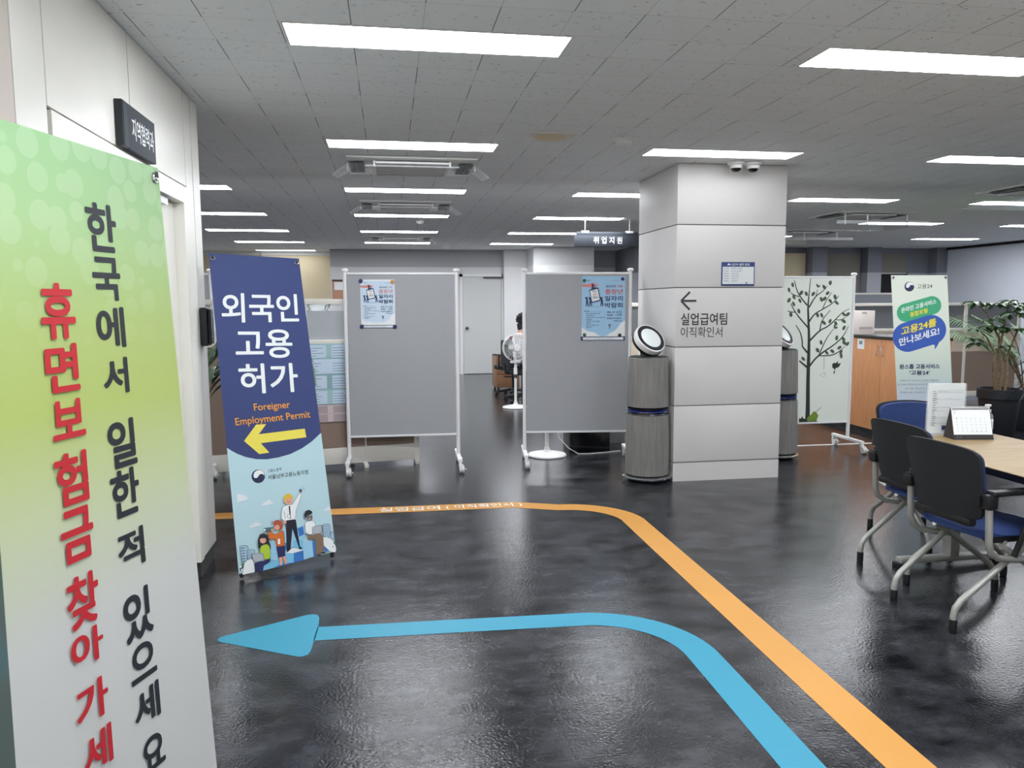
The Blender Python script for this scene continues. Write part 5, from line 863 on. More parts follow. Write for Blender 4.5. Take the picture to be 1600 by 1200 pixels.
f1 = fan('white standing fan in the aisle in front of the seated person', (1.79, 10.85, 0), math.radians(8), .87, .195)
fan('white standing fan behind the bluer poster board, base showing below it', (1.52, 7.33, 0), math.radians(-20), .90, .20)
# cable on floor
b = MB(); b.use(M['whiteplastic']).tube([(1.62, 7.42, .30), (1.66, 7.40, .16), (1.75, 7.36, .06), (1.84, 7.33, .006), (1.95, 7.33, .004), (2.1, 7.36, .004), (2.3, 7.42, .004)], .004, 6); tag(b.build('power_cord', origin=(1.95, 7.35, 0)), 'thin white cord trailing under the bluer poster board', 'cord')
# ---------------------------------------------------------------- desk and person beyond the boards
t = thing('drawer_pedestal', 'brown wood three drawer pedestal in the aisle behind the fan', 'drawers', (2.02, 13.3, 0)); b = MB(); b.use(M['deskwood']).box(-.2, -.25, .05, .2, .3, .6, .004); part(b, 'body', t)
for i, (z0, z1) in enumerate(((.06, .27), (.28, .44), (.45, .58))):
    b = MB(); b.use(M['deskwood']).box(-.19, -.27, z0, .19, -.25, z1, .004); d = part(b, 'drawer', t); b = MB(); b.use(M['black']).box(-.07, -.275, z1-.03, .07, -.27, z1-.015); part(b, 'handle', d)
for sx in (-.16, .16):
    for sy in (-.2, .25): b = MB(); b.use(M['black']).at((sx, sy, .026), ry=PI/2).lathe([(0, -.015), (.025, -.015), (.025, .015), (0, .015)], 14); part(b, 'caster', t)
def office_chair(label, loc, rz, jk=False):
    t = thing('office_chair', label, 'chair', loc, rz, 'black office chairs')
    b = MB(); b.use(M['blackmat']).box(-.24, -.23, .42, .24, .24, .50, .04, 3); part(b, 'seat', t)
    b = MB(); b.use(M['blackmat']).box(-.22, -.29, .54, .22, -.23, .94, .03, 3); part(b, 'backrest', t)
    b = MB(); b.use(M['black']).tube([(0, 0, .42), (0, 0, .09)], .025, 12); b.tube([(0, -.1, .42), (0, -.28, .45), (0, -.29, .6)], .018, 8); part(b, 'gas_lift', t)
    for k in range(5):
        a = 2*PI*k/5+.3; b = MB(); b.use(M['black']).tube([(0, 0, .11), (.27*math.cos(a), .27*math.sin(a), .07)], [.03, .018], 8); l = part(b, 'leg', t); b = MB(); b.use(M['black']).at((.28*math.cos(a), .28*math.sin(a), .028), ry=PI/2, rz=a+PI/2).lathe([(0, -.02), (.028, -.02), (.028, .02), (0, .02)], 14); part(b, 'caster', l)
    for s in (-1, 1): b = MB(); b.use(M['black']).tube([(s*.25, -.05, .46), (s*.29, -.05, .5), (s*.29, -.05, .66)], .015, 8); b.box(s*.29-.03, -.15, .66, s*.29+.03, .12, .685, .01); part(b, 'armrest', t)
    return t
oc = office_chair('black office chair draped with a dark jacket beside the wood pedestal', (2.0, 12.35, 0), math.radians(20))
b = MB(); b.fixn = False; b.use(M['jacket']).box(-.25, -.34, .56, .25, -.2, .93, .04, 3); b.use(M['maroon']).box(-.2, -.33, .9, .2, -.19, .985, .03, 3); o = b.build('jacket'); o.location = oc.location; o.rotation_euler = oc.rotation_euler; tag(o, 'dark jacket with maroon collar hung over the office chair', 'jacket')
dup(oc, (2.02, 11.55, 0), math.radians(-80), 'black office chair under the seated person behind the fan')
def skin_body(name, joints, bones, m, parent, sub=2):
    me = bpy.data.meshes.new(name); me.from_pydata([j[:3] for j in joints], bones, []); o = bpy.data.objects.new(name, me); COL.objects.link(o)
    sk = o.modifiers.new('Skin', 'SKIN'); sv = me.skin_vertices[0].data
    for i, j in enumerate(joints):
        r = j[3]; sv[i].radius = (r, r) if not isinstance(r, tuple) else r
    sv[0].use_root = True; sk.use_smooth_shade = True
    if sub: sd = o.modifiers.new('Sub', 'SUBSURF'); sd.levels = sub; sd.render_levels = sub
    me.materials.append(m); o.parent = parent; return o
p = thing('person', 'seated person with short black hair and white top behind the white fan', 'person', (2.02, 11.55, 0), math.radians(-80))
J = [(0, -.02, .56, (.13, .11)), (0, -.05, .75, (.14, .10)), (0, -.03, .95, (.15, .10)), (0, -.02, 1.05, (.07, .06)), (0, 0, 1.12, .05), (0, .02, 1.20, (.072, .085)), (0, .025, 1.27, (.065, .08)),
 (.19, -.02, .99, .055), (.25, .02, .78, .045), (.2, .22, .70, .035), (.16, .33, .71, .03), (-.19, -.02, .99, .055), (-.25, .02, .78, .045), (-.2, .22, .70, .035), (-.16, .33, .71, .03),
 (.1, .08, .55, .09), (.12, .42, .53, .065), (.12, .43, .1, .045), (.12, .52, .05, .035), (-.1, .08, .55, .09), (-.12, .42, .53, .065), (-.12, .43, .1, .045), (-.12, .52, .05, .035)]
B = [(0, 1), (1, 2), (2, 3), (3, 4), (4, 5), (5, 6), (2, 7), (7, 8), (8, 9), (9, 10), (2, 11), (11, 12), (12, 13), (13, 14), (0, 15), (15, 16), (16, 17), (17, 18), (0, 19), (19, 20), (20, 21), (21, 22)]
skin_body('body', J, B, M['skinm'], p)
def grow(J, k): return [(a, b_, c, tuple(q*k+.004 for q in r) if isinstance(r, tuple) else r*k+.004) for a, b_, c, r in J]
G = grow(J, 1.25); idx = [0, 1, 2, 7, 8, 9, 11, 12, 13, 3]; skin_body('shirt', [G[i] for i in idx], [(0, 1), (1, 2), (2, 3), (3, 4), (4, 5), (2, 6), (6, 7), (7, 8), (2, 9)], M['shirt'], p)
G = grow(J, 1.1); idx = [0, 15, 16, 17, 19, 20, 21]; skin_body('trousers', [G[i] for i in idx], [(0, 1), (1, 2), (2, 3), (0, 4), (4, 5), (5, 6)], M['jeans'], p)
for s in (-1, 1): b = MB(); b.use(M['black']).box(s*.12-.045, .38, .0, s*.12+.045, .6, .075, .03, 3); part(b, 'shoe', p)
b = MB(); b.fixn = False; b.use(M['hair'])
for _ in range(90):
    u = Vector((random.gauss(0, 1), random.gauss(0, 1), random.gauss(0, 1))).normalized()
    if u.z < -.35 or (u.y > .45 and u.z < .35): continue
    c = Vector((u.x*.083, .012+u.y*.1, 1.25+u.z*.098)); b.lathe([(0, -.022), (.022, -.01), (.022, .01), (0, .022)], 6, c)
b.lathe([(0, -.09), (.05, -.07), (.062, 0), (.04, .06), (0, .07)], 14, (0, -.03, 1.17)); b.lathe([(0, -.1), (.06, -.08), (.085, -.02), (.083, .05), (.05, .085), (0, .098)], 18, (0, 0, 1.25)); part(b, 'hair', p)
b = MB(); b.use(M['skinm']).tube([(0, .10, 1.22), (0, .125, 1.2), (0, .105, 1.185)], [.006, .013, .01], 8); part(b, 'nose', p)
for s in (-1, 1):
    b = MB(); b.use(M['skinm']).box(s*.082-.008, -.005, 1.185, s*.082+.008, .025, 1.24, .007); part(b, 'ear', p); b = MB(); b.use(M['hair']).lathe([(0, -.007), (.009, 0), (0, .007)], 10, (s*.03, .096, 1.225)); part(b, 'eye', p)
    b = MB(); b.use(M['skinm']).box(s*.16-.04, .31, .685, s*.16+.04, .41, .715, .014, 3)
    for k in range(4): b.tube([(s*.16+(-.03+.02*k), .40, .70), (s*.16+(-.032+.021*k), .44+.006*(k in (1, 2)), .695), (s*.16+(-.033+.022*k), .465+.01*(k in (1, 2)), .68)], [.0095, .009, .007], 8)
    b.tube([(s*.125, .34, .70), (s*.108, .37, .695), (s*.10, .40, .685)], [.011, .010, .008], 8); part(b, 'hand', p)
b = MB(); b.use(M['maroon']).box(-.022, .098, 1.155, .022, .104, 1.163, .003); part(b, 'mouth', p)
# dark desk unit seen beneath the bluer poster board
t = thing('office_desk', 'dark office desk with grey side panel behind the bluer poster board', 'desk', (2.85, 9.35, 0)); b = MB(); b.use(M['counter']).box(-.6, -.3, .70, .6, .35, .73); part(b, 'desk_top', t); b = MB(); b.use(M['darkgrey']).box(-.58, .2, .03, .58, .22, .70); part(b, 'modesty_panel', t)
for x_ in (-.6, .57): b = MB(); b.use(M['grey']).box(x_, -.28, 0, x_+.03, .33, .70); part(b, 'side_panel', t)
t = thing('storage_crate', 'black low storage crate on the floor behind the bluer poster board', 'crate', (1.99, 7.6, 0)); b = MB(); b.use(M['blacksh']).box(-.21, -.15, .0, .21, .15, .36, .012); part(b, 'case', t); b = MB(); b.use(M['black']).box(-.215, -.155, .33, .215, .155, .37, .008); part(b, 'lid', t)
t = thing('storage_box', 'small grey box on the floor between the black crate and the column', 'box', (2.38, 7.95, 0)); b = MB(); b.use(M['grey']).box(-.1, -.1, 0, .1, .1, .3, .008); part(b, 'case', t); b = MB(); b.use(M['grey']).box(-.105, -.105, .27, .105, .105, .305, .006); part(b, 'lid', t)
# ---------------------------------------------------------------- low office partitions
def partition(label, loc, rz, W, h, panes, rails=(1.13, .72), base=.2, low='browntex', mid='browntex', glass=True, name='office_partition', post=.05, thick=True):
    t = thing(name, label, 'partition', loc, rz, 'low office partitions'); zg, zm = rails
    b = MB(); b.use(M['railcream']).box(-W/2, -.03, h-.045, W/2, .03, h, .004); part(b, 'top_rail', t)
    b = MB(); b.use(M['railcream']).box(-W/2, -.03, zg-.045, W/2, .03, zg, .004); part(b, 'middle_rail', t)
    n = panes; pw = post
    for i in range(n+1):
        post = pw if i in (0, n) or thick else .014
        x = -W/2+W*i/n; x = min(max(x, -W/2+post/2), W/2-post/2); b = MB(); b.use(M['railcream']).box(x-post/2, -.028, .03, x+post/2, .028, h-.002); b.box(x-.02, -.05, 0, x+.02, .05, .03); part(b, 'post', t)
    for i in range(n):
        post = pw if thick else .014; x0, x1 = -W/2+W*i/n+post/2, -W/2+W*(i+1)/n-post/2
        b = MB(); b.use(M['glassdk'] if glass == 'dark' else M['glass']).box(x0, -.004, zg, x1, .004, h-.045); part(b, 'pane', t)
        b = MB(); b.use(M[mid]).box(x0, -.022, zm, x1, .022, zg-.045); b.use(M[low]).box(x0, -.022, base, x1, .022, zm-.004); part(b, 'fabric_panel', t)
        b = MB(); b.use(M['railcream']).box(x0, -.026, .045, x1, .026, base-.004, .003); part(b, 'base_panel', t)
    return t
ap = math.radians(12)
lp = partition('low brown partition with glass top behind the paler poster board', (-1.18, 6.92, 0), math.radians(9), 3.0, 1.545, 6, (1.18, .8), thick=False); lp.location = (-1.22, 6.98, 0)
def on_part(bo, x, y, z): return bo.location + Matrix.Rotation(bo.rotation_euler[2], 4, 'Z') @ Vector((x, y, z))
def info_sheet(label, x0, z0, w_, h_, cols, rows, bgs, ink_):
    t = thing('information_sheet', label, 'notice', on_part(lp, x0, -.0295, z0), lp.rotation_euler[2], 'information sheets on the brown partition'); s = Sheet((0, -.002, h_), (w_, -.002, h_), (0, -.002, 0), (w_, -.002, 0)); s.step = .00008
    b = MB(); s.slab(b, M[bgs[0]], .001, 2, 2); part(b, 'sheet', t); a = pmb()
    for j in range(rows):
        s.rect(a, 0, (j+.0)/rows+.004, 1, (j+.98)/rows, M[bgs[j % len(bgs)]]) if j % len(bgs) else None
        for i in range(cols):
            u0, v0 = i/cols+.02, j/rows+.03/rows*2; u1, v1 = (i+.86)/cols, (j+.9)/rows
            s.rect(a, u0, v0, u1, v1, M['postpale'] if bgs[0] != 'mauve' else M['mauve2'])
            for k in range(4): s.rect(a, u0+.01, v0+(v1-v0)*(.15+.2*k), u0+(u1-u0)*random.uniform(.5, .9), v0+(v1-v0)*(.15+.2*k)+.008, M[ink_])
    part(a, 'printing', t)
info_sheet('large teal information sheet of small tables on the brown partition', .22, .60, .72, .55, 3, 4, ['teal2', 'teal3', 'postpale'], 'noticegrey'); info_sheet('pinkish information sheet below the teal one', .22, .44, .72, .155, 3, 2, ['mauve', 'mauve'], 'noticegrey')
# grey desk screen behind the left glass
t = thing('desk_screen', 'plain grey desk screen seen through the glass of the brown partition', 'partition', (-.35, 9.6, 0)); b = MB(); b.use(M['greytex']).box(-.72, -.02, .1, .4, .02, 1.42); part(b, 'panel', t); b = MB(); b.use(M['railcream']).box(-.74, -.025, 0, -.72, .025, 1.44); b.box(.4, -.025, 0, .42, .025, 1.44); part(b, 'post', t)
partition('low cream framed partition glimpsed between the board and the column', (2.98, 8.75, 0), 0, .95, 1.5, 1, (1.1, .72), mid='creamtex', glass='dark')
rp = partition('long low cream and brown partition with dark glass behind the white banner', (8.2, 10.5, 0), 0, 2.85, 1.475, 3, (1.095, .735), .125, mid='creamtex', glass='dark')
t = thing('desk_screen', 'grey desk screen with white frame standing above the long cream partition', 'partition', (8.35, 12.3, 0)); b = MB(); b.use(M['greytex']).box(-1.0, -.02, .1, 1.05, .02, 1.62); part(b, 'panel', t); b = MB(); b.use(M['railcream']).box(-1.0, -.03, 1.62, 1.05, .03, 1.65)
for x_ in (-1.03, .7, 1.02): b.box(x_, -.03, 0, x_+.04, .03, 1.65)
part(b, 'frame', t)
# ---------------------------------------------------------------- wood cabinets
CABX = 5.35
for i, (y0, y1, lb) in enumerate(((7.15, 8.25, 'wood cabinet with paired doors beside the white speech bubble banner'), (8.254, 9.35, 'second wood cabinet, further back behind the tree board'))):
    t = thing('wood_cabinet', lb, 'cabinet', (CABX, y0, 0), 0, 'row of wood cabinets'); W = y1-y0
    b = MB(); b.use(M['wood']).box(.02, 0, .06, .42, W, 1.085); part(b, 'body', t); b = MB(); b.use(M['black']).box(.05, .0, 0, .40, W, .06); part(b, 'plinth', t)
    for k in (0, 1):
        ya, yb = k*W/2+.002, (k+1)*W/2-.002; b = MB(); b.use(M['wood']).box(0, ya, .065, .019, yb, 1.083, .002); d = part(b, 'door', t)
        yh = W/2+(-.045 if k == 0 else .045); b = MB(); b.use(M['chrome']).tube([(0, yh, .90), (-.028, yh, .905), (-.03, yh, .94), (-.03, yh, .98), (-.028, yh, 1.005), (0, yh, 1.01)], .006, 8); part(b, 'handle', d)
b = MB(); b.use(M['counter']).box(CABX-.015, 7.14, 1.087, CABX+.43, 9.36, 1.12, .004); tag(b.build('counter_top', origin=(CABX+.2, 8.7, 1.087)), 'dark counter top lying along the wood cabinets', 'counter')
t = thing('paper_notice', 'small white notice taped to the wood cabinet door', 'notice', (CABX-.0015, 8.0, .96)); b = MB(); b.use(IM('paper')).box(-.0015, 0, 0, 0, .13, .115); part(b, 'sheet', t); b = pmb(); SN = Sheet((-.0015, .13, .115), (-.0015, 0, .115), (-.0015, .13, 0), (-.0015, 0, 0)); SN.rect(b, .25, .45, .75, .8, M['calgrey']); part(b, 'printing', t)
t = thing('carton_box', 'white carton with printed panel on the dark counter', 'box', (CABX+.13, 8.28, 1.12), math.radians(-12)); b = MB(); b.use(M['boxw']).box(-.12, -.09, 0, .12, .09, .275, .003); part(b, 'box', t); b = pmb(); SB = Sheet((-.12, -.09, .275), (.12, -.09, .275), (-.12, -.09, 0), (.12, -.09, 0)); SB.rect(b, .28, .2, .92, .32, M['mauve2']); SB.rect(b, .38, .86, .62, .94, M['mauve2'])
for k in range(6): SB.circ(b, .33+k*.1, .12, .025, .02, M['mauve2'])
part(b, 'printing', t)
t = thing('carton_box', 'blue and white carton beside the white one on the counter', 'box', (CABX+.12, 8.62, 1.12)); b = MB(); b.use(M['boxw']).box(-.1, -.08, 0, .1, .08, .28, .003); b.use(M['boxb']).box(-.101, -.081, .03, .101, .081, .15); part(b, 'box', t)
b = MB(); b.use(M['black']).box(-.12, -.1, 0, .12, .1, .18, .01); t = thing('black_box', 'black box standing on the floor by the pale wall', 'box', (8.95, 9.0, 0)); part(b, 'case', t)
# ---------------------------------------------------------------- meeting table and its things
t = thing('meeting_table', 'light wood meeting table with black edge beside the blue chairs', 'table', (3.15, 3.2, 0)); X0, X1, Y0, Y1 = -.37, .36, -1.0, .86
r = .06; pts = []
for cx_, cy_, a0 in ((X1-r, Y1-r, 0), (X0+r, Y1-r, PI/2), (X0+r, Y0+r, PI), (X1-r, Y0+r, 1.5*PI)): pts += [(cx_+r*math.cos(a0+PI/2*k/5), cy_+r*math.sin(a0+PI/2*k/5)) for k in range(6)]
b = MB(); b.use(M['tabletop']).prism(pts, .694, .72); part(b, 'table_top', t)
b = MB(); b.use(M['blacksh']).prism([(x*1.008, y*1.003) for x, y in pts], .686, .717); part(b, 'edge_band', t)
for y in (-.75, .62):
    b = MB(); b.use(M['steel']).box(-.03, y-.035, .05, .03, y+.035, .66, .012); l = part(b, 'leg', t); b = MB(); b.use(M['steel']).box(-.33, y-.03, .025, .33, y+.03, .06, .012)
    for x_ in (-.32, .32): b.use(M['black']).box(x_-.025, y-.032, 0, x_+.025, y+.032, .03, .006)
    part(b, 'foot', l); b = MB(); b.use(M['black']).box(-.3, y-.03, .655, .3, y+.03, .686); b.tube([(.0, y, .52), (.22, y, .67)], .016, 8); b.tube([(.0, y, .52), (-.22, y, .67)], .016, 8); part(b, 'bracket', l)
b = MB(); b.use(M['black']).box(-.02, -.75, .6, .02, .62, .64, .006); part(b, 'cross_beam', t)
t = thing('document_stand', 'upright acrylic stand with a printed form on the table', 'stand', (3.215, 4.0, .7205), math.radians(-8)); b = MB(); b.use(M['clear']).box(-.115, -.004, 0, .115, -.002, .30); b.box(-.115, .004, 0, .115, .006, .30); b.box(-.115, -.03, 0, .115, .05, .004); part(b, 'holder', t); b = MB(); b.use(IM('paper')).box(-.107, -.0015, .008, .107, .0035, .302); part(b, 'form_sheet', t)
SD = Sheet((-.107, -.0045, .302), (.107, -.0045, .302), (-.107, -.0045, .008), (.107, -.0045, .008)); b = pmb(); random.seed(3)
for k, z in enumerate((.86, .82, .68, .52, .45, .32, .2)): SD.rect(b, .1 if k > 1 else .22, z, .93, z+.004, M['calgrey'])
for k in range(16): y = .16+k*.045; SD.rect(b, .1, y, .1+random.uniform(.06, .14), y+.012, M['calgrey'])
SD.label(b, '신청인 정보', .25, .835, .5, .85, M['noticegrey'], 0); SD.label(b, '구직신청', .45, .70, .6, .715, M['noticegrey'], 0); SD.rect(b, .38, .07, .5, .16, M['pnavy']); part(b, 'printing', t)
t = thing('desk_calendar', 'white desk calendar with dark triangular easel on the table', 'calendar', (3.262, 3.87, .7205), math.radians(-10)); b = MB(); b.use(mat('easel_dark', '#2e2a2a', .6)); h = .172
b.add([(-.112, -.055, 0), (.112, -.055, 0), (.112, .055, 0), (-.112, .055, 0), (-.112, 0, h), (.112, 0, h)], [(0, 1, 5, 4), (2, 3, 4, 5), (0, 4, 3), (1, 2, 5), (0, 3, 2, 1)]); part(b, 'easel', t)
k0, k1 = .14, 1.0; SC_ = Sheet((-.108, -.0015, h+.002), (.108, -.0015, h+.002), (-.108, -.0565+.055*.16, h*.16), (.108, -.0565+.055*.16, h*.16)); b = MB(); SC_.slab(b, IM('paper'), .001, 1, 1); part(b, 'page', t); b = pmb()
SC_.rect(b, .02, .93, .98, .985, M['calgrey']); SC_.label(b, '7', .06, .76, .085, .84, M['red2'], .01); SC_.label(b, 'JULY', .03, .88, .14, .905, M['ink2'], .02)
for i in range(7):
    for j in range(5): SC_.label(b, str(j*7+i+1) if j*7+i < 31 else '·', .1+i*.12, .58-j*.12, .1+i*.12+.025, .62-j*.12, M['calgrey'], 0)
part(b, 'printing', t)
b = MB(); b.use(M['white'])
for i in range(24): b.tube([(-.104+i*.009, .006*math.cos(a), h+.004+.006*math.sin(a)) for a in [2*PI*q/8 for q in range(8)]], .0012, 4, closed=True)
part(b, 'spiral', t)
SE = Sheet((-.112, -.0565+.055*.15, h*.15), (.112, -.0565+.055*.15, h*.15), (-.112, -.0567, 0), (.112, -.0567, 0)); b = pmb(); SE.label(b, '고용노동부', .06, .3, .22, .7, M['noticegrey'], 0); SE.rect(b, .3, .4, .9, .6, M['bark'] if False else M['ink2']); part(b, 'easel_print', t)
t = thing('sanitizer_bottle', 'clear pump bottle of hand sanitizer behind the desk calendar', 'bottle', (3.47, 3.97, .7205)); b = MB(); b.use(M['clear']).lathe([(0, 0), (.024, 0), (.027, .006), (.027, .10), (.022, .118), (.012, .125), (.012, .132)], 24); part(b, 'bottle', t); b = MB(); b.use(M['white']).lathe([(.014, .128), (.014, .145), (.006, .147), (.006, .165), (0, .165)], 16); b.box(-.02, -.009, .163, .012, .009, .176, .004); part(b, 'pump', t); b = MB(); b.use(IM('paper')).lathe([(.0275, .03), (.0275, .085)], 24); part(b, 'bottle_label', t)
# ---------------------------------------------------------------- blue training chairs
def grid_pad(mb, fn, nu, nv):
    vs = [fn(i/nu, j/nv) for j in range(nv+1) for i in range(nu+1)]; mb.add(vs, [(j*(nu+1)+i, j*(nu+1)+i+1, (j+1)*(nu+1)+i+1, (j+1)*(nu+1)+i) for j in range(nv) for i in range(nu)])
def shell(mb, f0, f1, nu=16, nv=14):
    b0 = len(mb.v); grid_pad(mb, f0, nu, nv); grid_pad(mb, f1, nu, nv); K = (nu+1)*(nv+1)
    rim = list(range(nu+1))+[j*(nu+1)+nu for j in range(1, nv+1)]+[nv*(nu+1)+i for i in range(nu-1, -1, -1)]+[j*(nu+1) for j in range(nv-1, 0, -1)]
    for a, c in zip(rim, rim[1:]+rim[:1]): mb.f.append((b0+a, b0+c, b0+c+K, b0+a+K)); mb.m.append(mb.cur)
def make_chair(label):
    t = thing('training_chair', label, 'chair', (0, 0, 0), 0, 'blue training chairs')
    def rnd(u, p=3.2):                                    # squircle mapping keeps the corners round
        x, y = u; m_ = max(abs(x), abs(y)); 
        if m_ < 1e-6: return (0, 0)
        k = m_/((abs(x)**p+abs(y)**p)**(1/p)); return (x*k, y*k)
    def seat(off):
        def f(u, v):
            x, y = rnd((2*u-1, 2*v-1)); e = max(abs(x), abs(y)); w = .232+.012*y
            return (x*w, y*.235+.02, .44+off*(1-e**6)+(-.02*max(0, y-.5)**1*2 if off > 0 else .0)-.006*(1-x*x)+(0 if off > 0 else .006))
        return f
    b = MB(); b.use(M['blue']); shell(b, seat(.034), seat(-.03)); part(b, 'seat', t, label='blue upholstered seat')
    def back(d, k=1.):
        def f(u, v):
            x, z = rnd((2*u-1, 2*v-1), 9); w = .228*k*(.88+.12*(z+1)/2)
            if z > 0: w *= 1
            zz = .68+z*.175*k+(-.02*x*x*(z > 0)*z)
            lean = -.22-(zz-.48)*.2
            return (x*w, lean+.045*x*x*(1 if True else 0)+d, zz)
        return f
    b = MB(); b.use(M['blackmat']); shell(b, back(-.012), back(.004)); part(b, 'backrest', t, label='black backrest shell')
    b = MB(); b.use(M['blue']); shell(b, back(.006, .955), back(.03, .93)); part(b, 'back_cushion', t)
    b = MB(); b.use(M['black']).box(-.17, -.235, .475, .17, -.19, .515, .015); part(b, 'back_mount', t)
    for s in (-1, 1):
        arm = [(s*.238, -.20, .60), (s*.24, -.195, .50), (s*.24, -.19, .42), (s*.238, -.175, .375), (s*.232, -.13, .345), (s*.222, -.02, .325), (s*.21, .05, .32)]
        b = MB(); b.use(M['steel']).tube(arm, .0155, 12); part(b, 'arm_tube', t)
        b = MB(); b.use(M['black']).box(s*.238-.022, -.225, .575, s*.238+.022, -.17, .645, .01); b.use(M['black']).box(s*.238-.02, -.235, .585, s*.20, -.21, .635, .008); part(b, 'arm_bracket', t)
        b = MB(); b.use(M['black']).box(s*.238-.027, -.20, .635, s*.238+.027, .10, .66, .011, 3); part(b, 'armrest', t)
        b = MB(); b.use(M['black']).tube([(s*.238, .06, .635), (s*.235, .02, .50), (s*.222, -.03, .34)], .013, 8); part(b, 'arm_strut', t)
        for nm, pth in (('leg', [(s*.20, .07, .385), (s*.198, -.03, .325), (s*.195, -.20, .20), (s*.192, -.275, .145), (s*.19, -.302, .11), (s*.19, -.31, .07), (s*.19, -.31, .045)]), ('leg', [(s*.20, -.08, .385), (s*.198, .02, .325), (s*.195, .19, .20), (s*.192, .262, .145), (s*.19, .29, .11), (s*.19, .30, .07), (s*.19, .30, .045)])):
            b = MB(); b.use(M['steel']).tube(pth, .015, 12); l = part(b, nm, t)
            e = pth[-1]; b = MB(); b.use(M['black']).lathe([(.014, 0), (.0175, .004), (.0175, .055), (.016, .06)], 14, (e[0], e[1], 0)); part(b, 'glide', l)
    b = MB(); b.use(M['steel']).tube([(-.20, -.06, .40), (.20, -.06, .40)], .012, 8); b.tube([(-.20, .07, .40), (.20, .07, .40)], .012, 8); b.use(M['black']).box(-.2, -.12, .40, .2, .15, .435, .01); part(b, 'seat_frame', t)
    return t
ch = make_chair('blue seated chair with black back, in front at the table edge, near the right frame'); ch.location = (2.805, 3.215, 0); ch.rotation_euler[2] = math.radians(-90+4)
ch['label'] = 'front blue and black chair, its whole black back facing the camera'
dup(ch, (2.99, 3.775, 0), math.radians(-90+3), 'blue and black chair behind the front one, along the same table side')
dup(ch, (3.32, 4.24, 0), math.radians(180-3), 'chair at the table end, blue back cushion facing the camera')
dup(ch, (3.62, 3.25, 0), math.radians(92), 'chair across the table, only its dark seat glimpsed under the table')
# ---------------------------------------------------------------- plants
def big_leaf(mb, base, d, up_, L, wd, droop, n=5):
    d = d.normalized(); side = d.cross(Vector((0, 0, 1))); side = side.normalized() if side.length > 1e-3 else Vector((1, 0, 0)); vs = []
    for i in range(n+1):
        q = i/n; c = base+d*L*q+Vector((0, 0, up_*q*L-droop*q*q*L)); w_ = wd*math.sin(PI*min(max(q*.96+.03, 0), 1))**.75
        vs += [c-side*w_+Vector((0, 0, w_*.25)), c, c+side*w_+Vector((0, 0, w_*.25))]
    b0 = len(mb.v); mb.v += vs
    for i in range(n):
        for j in (0, 1): mb.f.append((b0+3*i+j, b0+3*i+j+1, b0+3*i+j+4, b0+3*i+j+3)); mb.m.append(mb.cur)
def pot(t, r, h, m):
    b = MB(); b.use(m).lathe([(0, 0), (r*.66, 0), (r*.7, .01), (r*.92, h*.8), (r*.92, h*.81), (r, h*.82), (r, h), (r*.9, h), (r*.88, h*.9)], 40); part(b, 'pot', t); b = MB(); b.use(M['soil']).lathe([(r*.89, h*.9), (r*.5, h*.93), (0, h*.94)], 28); part(b, 'soil', t)
random.seed(11)
t = thing('potted_plant', 'leafy umbrella tree in a big charcoal pot behind the table', 'plant', (6.5, 7.3, 0)); pot(t, .215, .56, M['pot'])
stems = [[(0, 0, .5), (.02, .0, .75), (-.01, .02, 1.0), (.03, 0, 1.4), (.05, 0, 1.5)], [(-.03, .02, .5), (-.09, 0, .75), (-.07, .02, .95), (-.2, 0, 1.12), (-.3, 0, 1.2)], [(.04, -.02, .5), (.09, 0, .72), (.06, 0, .9), (.16, 0, 1.15), (.22, .03, 1.22)], [(0, .03, .5), (.03, .05, .8), (.0, .05, 1.1), (-.16, .05, 1.36), (-.28, .03, 1.45)]]
b = MB(); b.use(M['plantstem'])
for q in stems: b.tube(q, [.015, .014, .012, .008, .005], 8)
part(b, 'stem', t); b = MB(); b.fixn = False; b.use(M['leaf'])
def whorl(mb, c, n, L, wd, droop=.5):
    a0 = random.random()*6
    for k in range(n):
        a = a0+2*PI*k/n+random.uniform(-.2, .2); big_leaf(mb, Vector(c), Vector((math.cos(a), math.sin(a), 0)), random.uniform(.0, .3), L*random.uniform(.8, 1.15), wd, droop*random.uniform(.6, 1.3))
for c in [(.05, 0, 1.5), (-.05, .05, 1.46), (.16, .0, 1.47), (-.14, -.03, 1.47), (.24, .02, 1.42), (-.27, .02, 1.47), (-.38, 0, 1.49), (0, -.1, 1.38), (.1, .1, 1.35), (.05, -.08, 1.44), (.2, -.08, 1.36), (-.12, 0, 1.3), (-.3, 0, 1.2), (-.22, -.04, 1.23), (-.38, 0, 1.1), (-.14, .03, 1.22), (-.04, 0, 1.22), (.07, -.03, 1.2), (.16, 0, 1.2), (-.27, .05, 1.05), (.02, 0, 1.02)]: whorl(b, c, 7, .13, .03)
part(b, 'foliage', t)
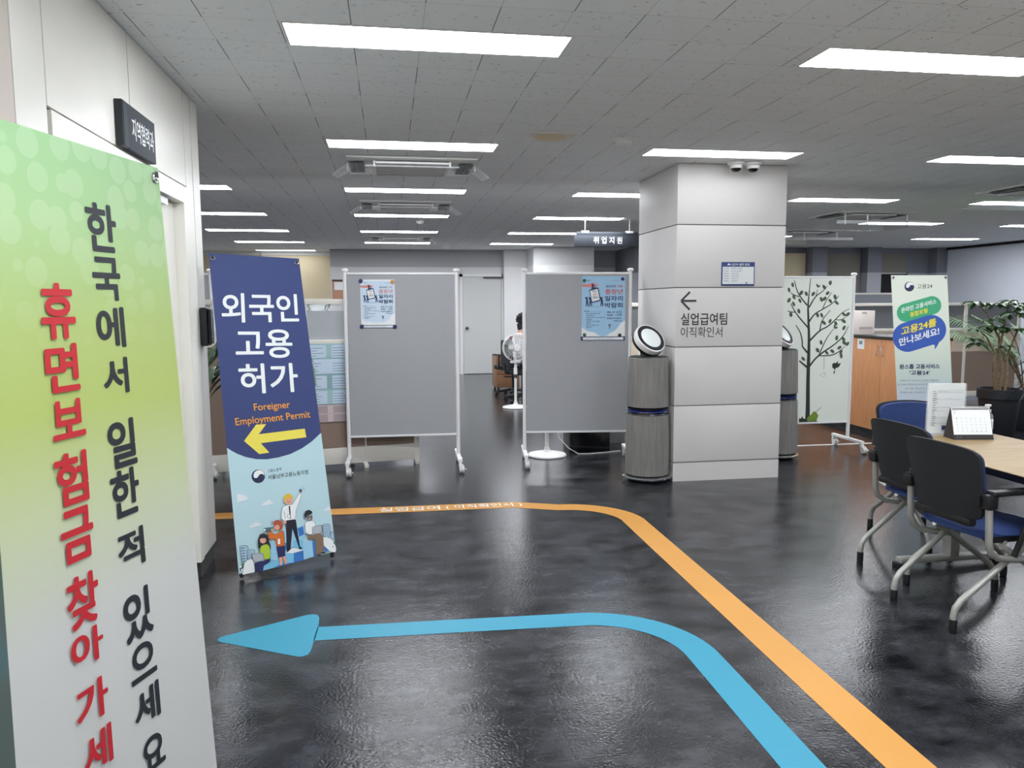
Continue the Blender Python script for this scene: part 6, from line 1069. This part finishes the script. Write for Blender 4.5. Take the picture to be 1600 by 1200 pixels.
# feathery palm, mostly outside the frame
t = thing('potted_palm', 'feathery palm reaching in from the right frame edge', 'plant', (7.3, 7.85, 0)); pot(t, .2, .45, M['pot']); b = MB(); b.use(M['plantstem'])
fr = []
for k in range(11):
    a = PI+random.uniform(-1.5, 1.5) if k < 8 else random.uniform(-1, 1); L = random.uniform(.9, 1.25); hh = random.uniform(.75, 1.05); pth = [Vector((.5*L*q*math.cos(a)*(.4+q), .5*L*q*math.sin(a)*(.4+q), .42+hh*(1.35*q-.45*q*q))) for q in [i/8 for i in range(9)]]; fr.append(pth); b.tube(pth, [.009-.0008*i for i in range(9)], 6)
part(b, 'stem', t); b = MB(); b.fixn = False; b.use(M['leafpale'])
for pth in fr:
    for i in range(30):
        q = .35+.65*i/29; f_ = q*8; j = min(int(f_), 7); c = pth[j].lerp(pth[j+1], f_-j); d = (pth[j+1]-pth[j]).normalized(); sd = d.cross(Vector((0, 0, 1))).normalized()
        for s in (-1, 1): big_leaf(b, c, sd*s+d*.9, .1, .30*(1-.5*abs(q-.6)), .008, .55, 3)
part(b, 'foliage', t)
t = thing('potted_dracaena', 'dark strap leaved plant at the right frame edge below the palm', 'plant', (6.13, 6.2, 0)); pot(t, .18, .4, M['pot']); b = MB(); b.use(M['plantstem']).tube([(0, 0, .36), (.01, 0, .6), (0, 0, .98)], .02, 8); part(b, 'stem', t); b = MB(); b.fixn = False; b.use(M['leafblack'])
for k in range(46):
    a = random.random()*2*PI; z = random.uniform(.62, 1.0); big_leaf(b, Vector((0, 0, z)), Vector((math.cos(a), math.sin(a), 0)), random.uniform(.2, .9), random.uniform(.35, .5), .016, random.uniform(.5, 1.1), 6)
part(b, 'foliage', t)
t = thing('potted_plant', 'broad leaved green plant peeking out behind the navy banner', 'plant', (-.93, 5.75, 0)); pot(t, .17, .45, M['pot']); b = MB(); b.use(M['plantstem'])
lv = [(-.26, -.05, 1.22), (-.22, 0, 1.12), (-.3, -.04, 1.06), (-.25, .03, .98), (-.18, -.05, 1.3), (.34, -.02, 1.1), (.28, .03, 1.2), (.1, 0, 1.3), (-.05, .05, 1.35), (.2, -.05, 1.0), (-.12, .06, 1.05), (.05, -.05, 1.15)]
for q in lv: b.tube([(0, 0, .42), (q[0]*.25, q[1]*.3, q[2]*.7), (q[0]*.8, q[1]*.8, q[2])], .006, 6)
part(b, 'stem', t); b = MB(); b.fixn = False; b.use(M['leaf'])
for q in lv:
    for k in range(2): d = Vector((q[0]+random.uniform(-.1, .1), q[1]+random.uniform(-.25, .1), 0)); big_leaf(b, Vector((q[0]*.8, q[1]*.8, q[2]-.05*k)), d, .1, .17, .055, .9)
part(b, 'foliage', t)
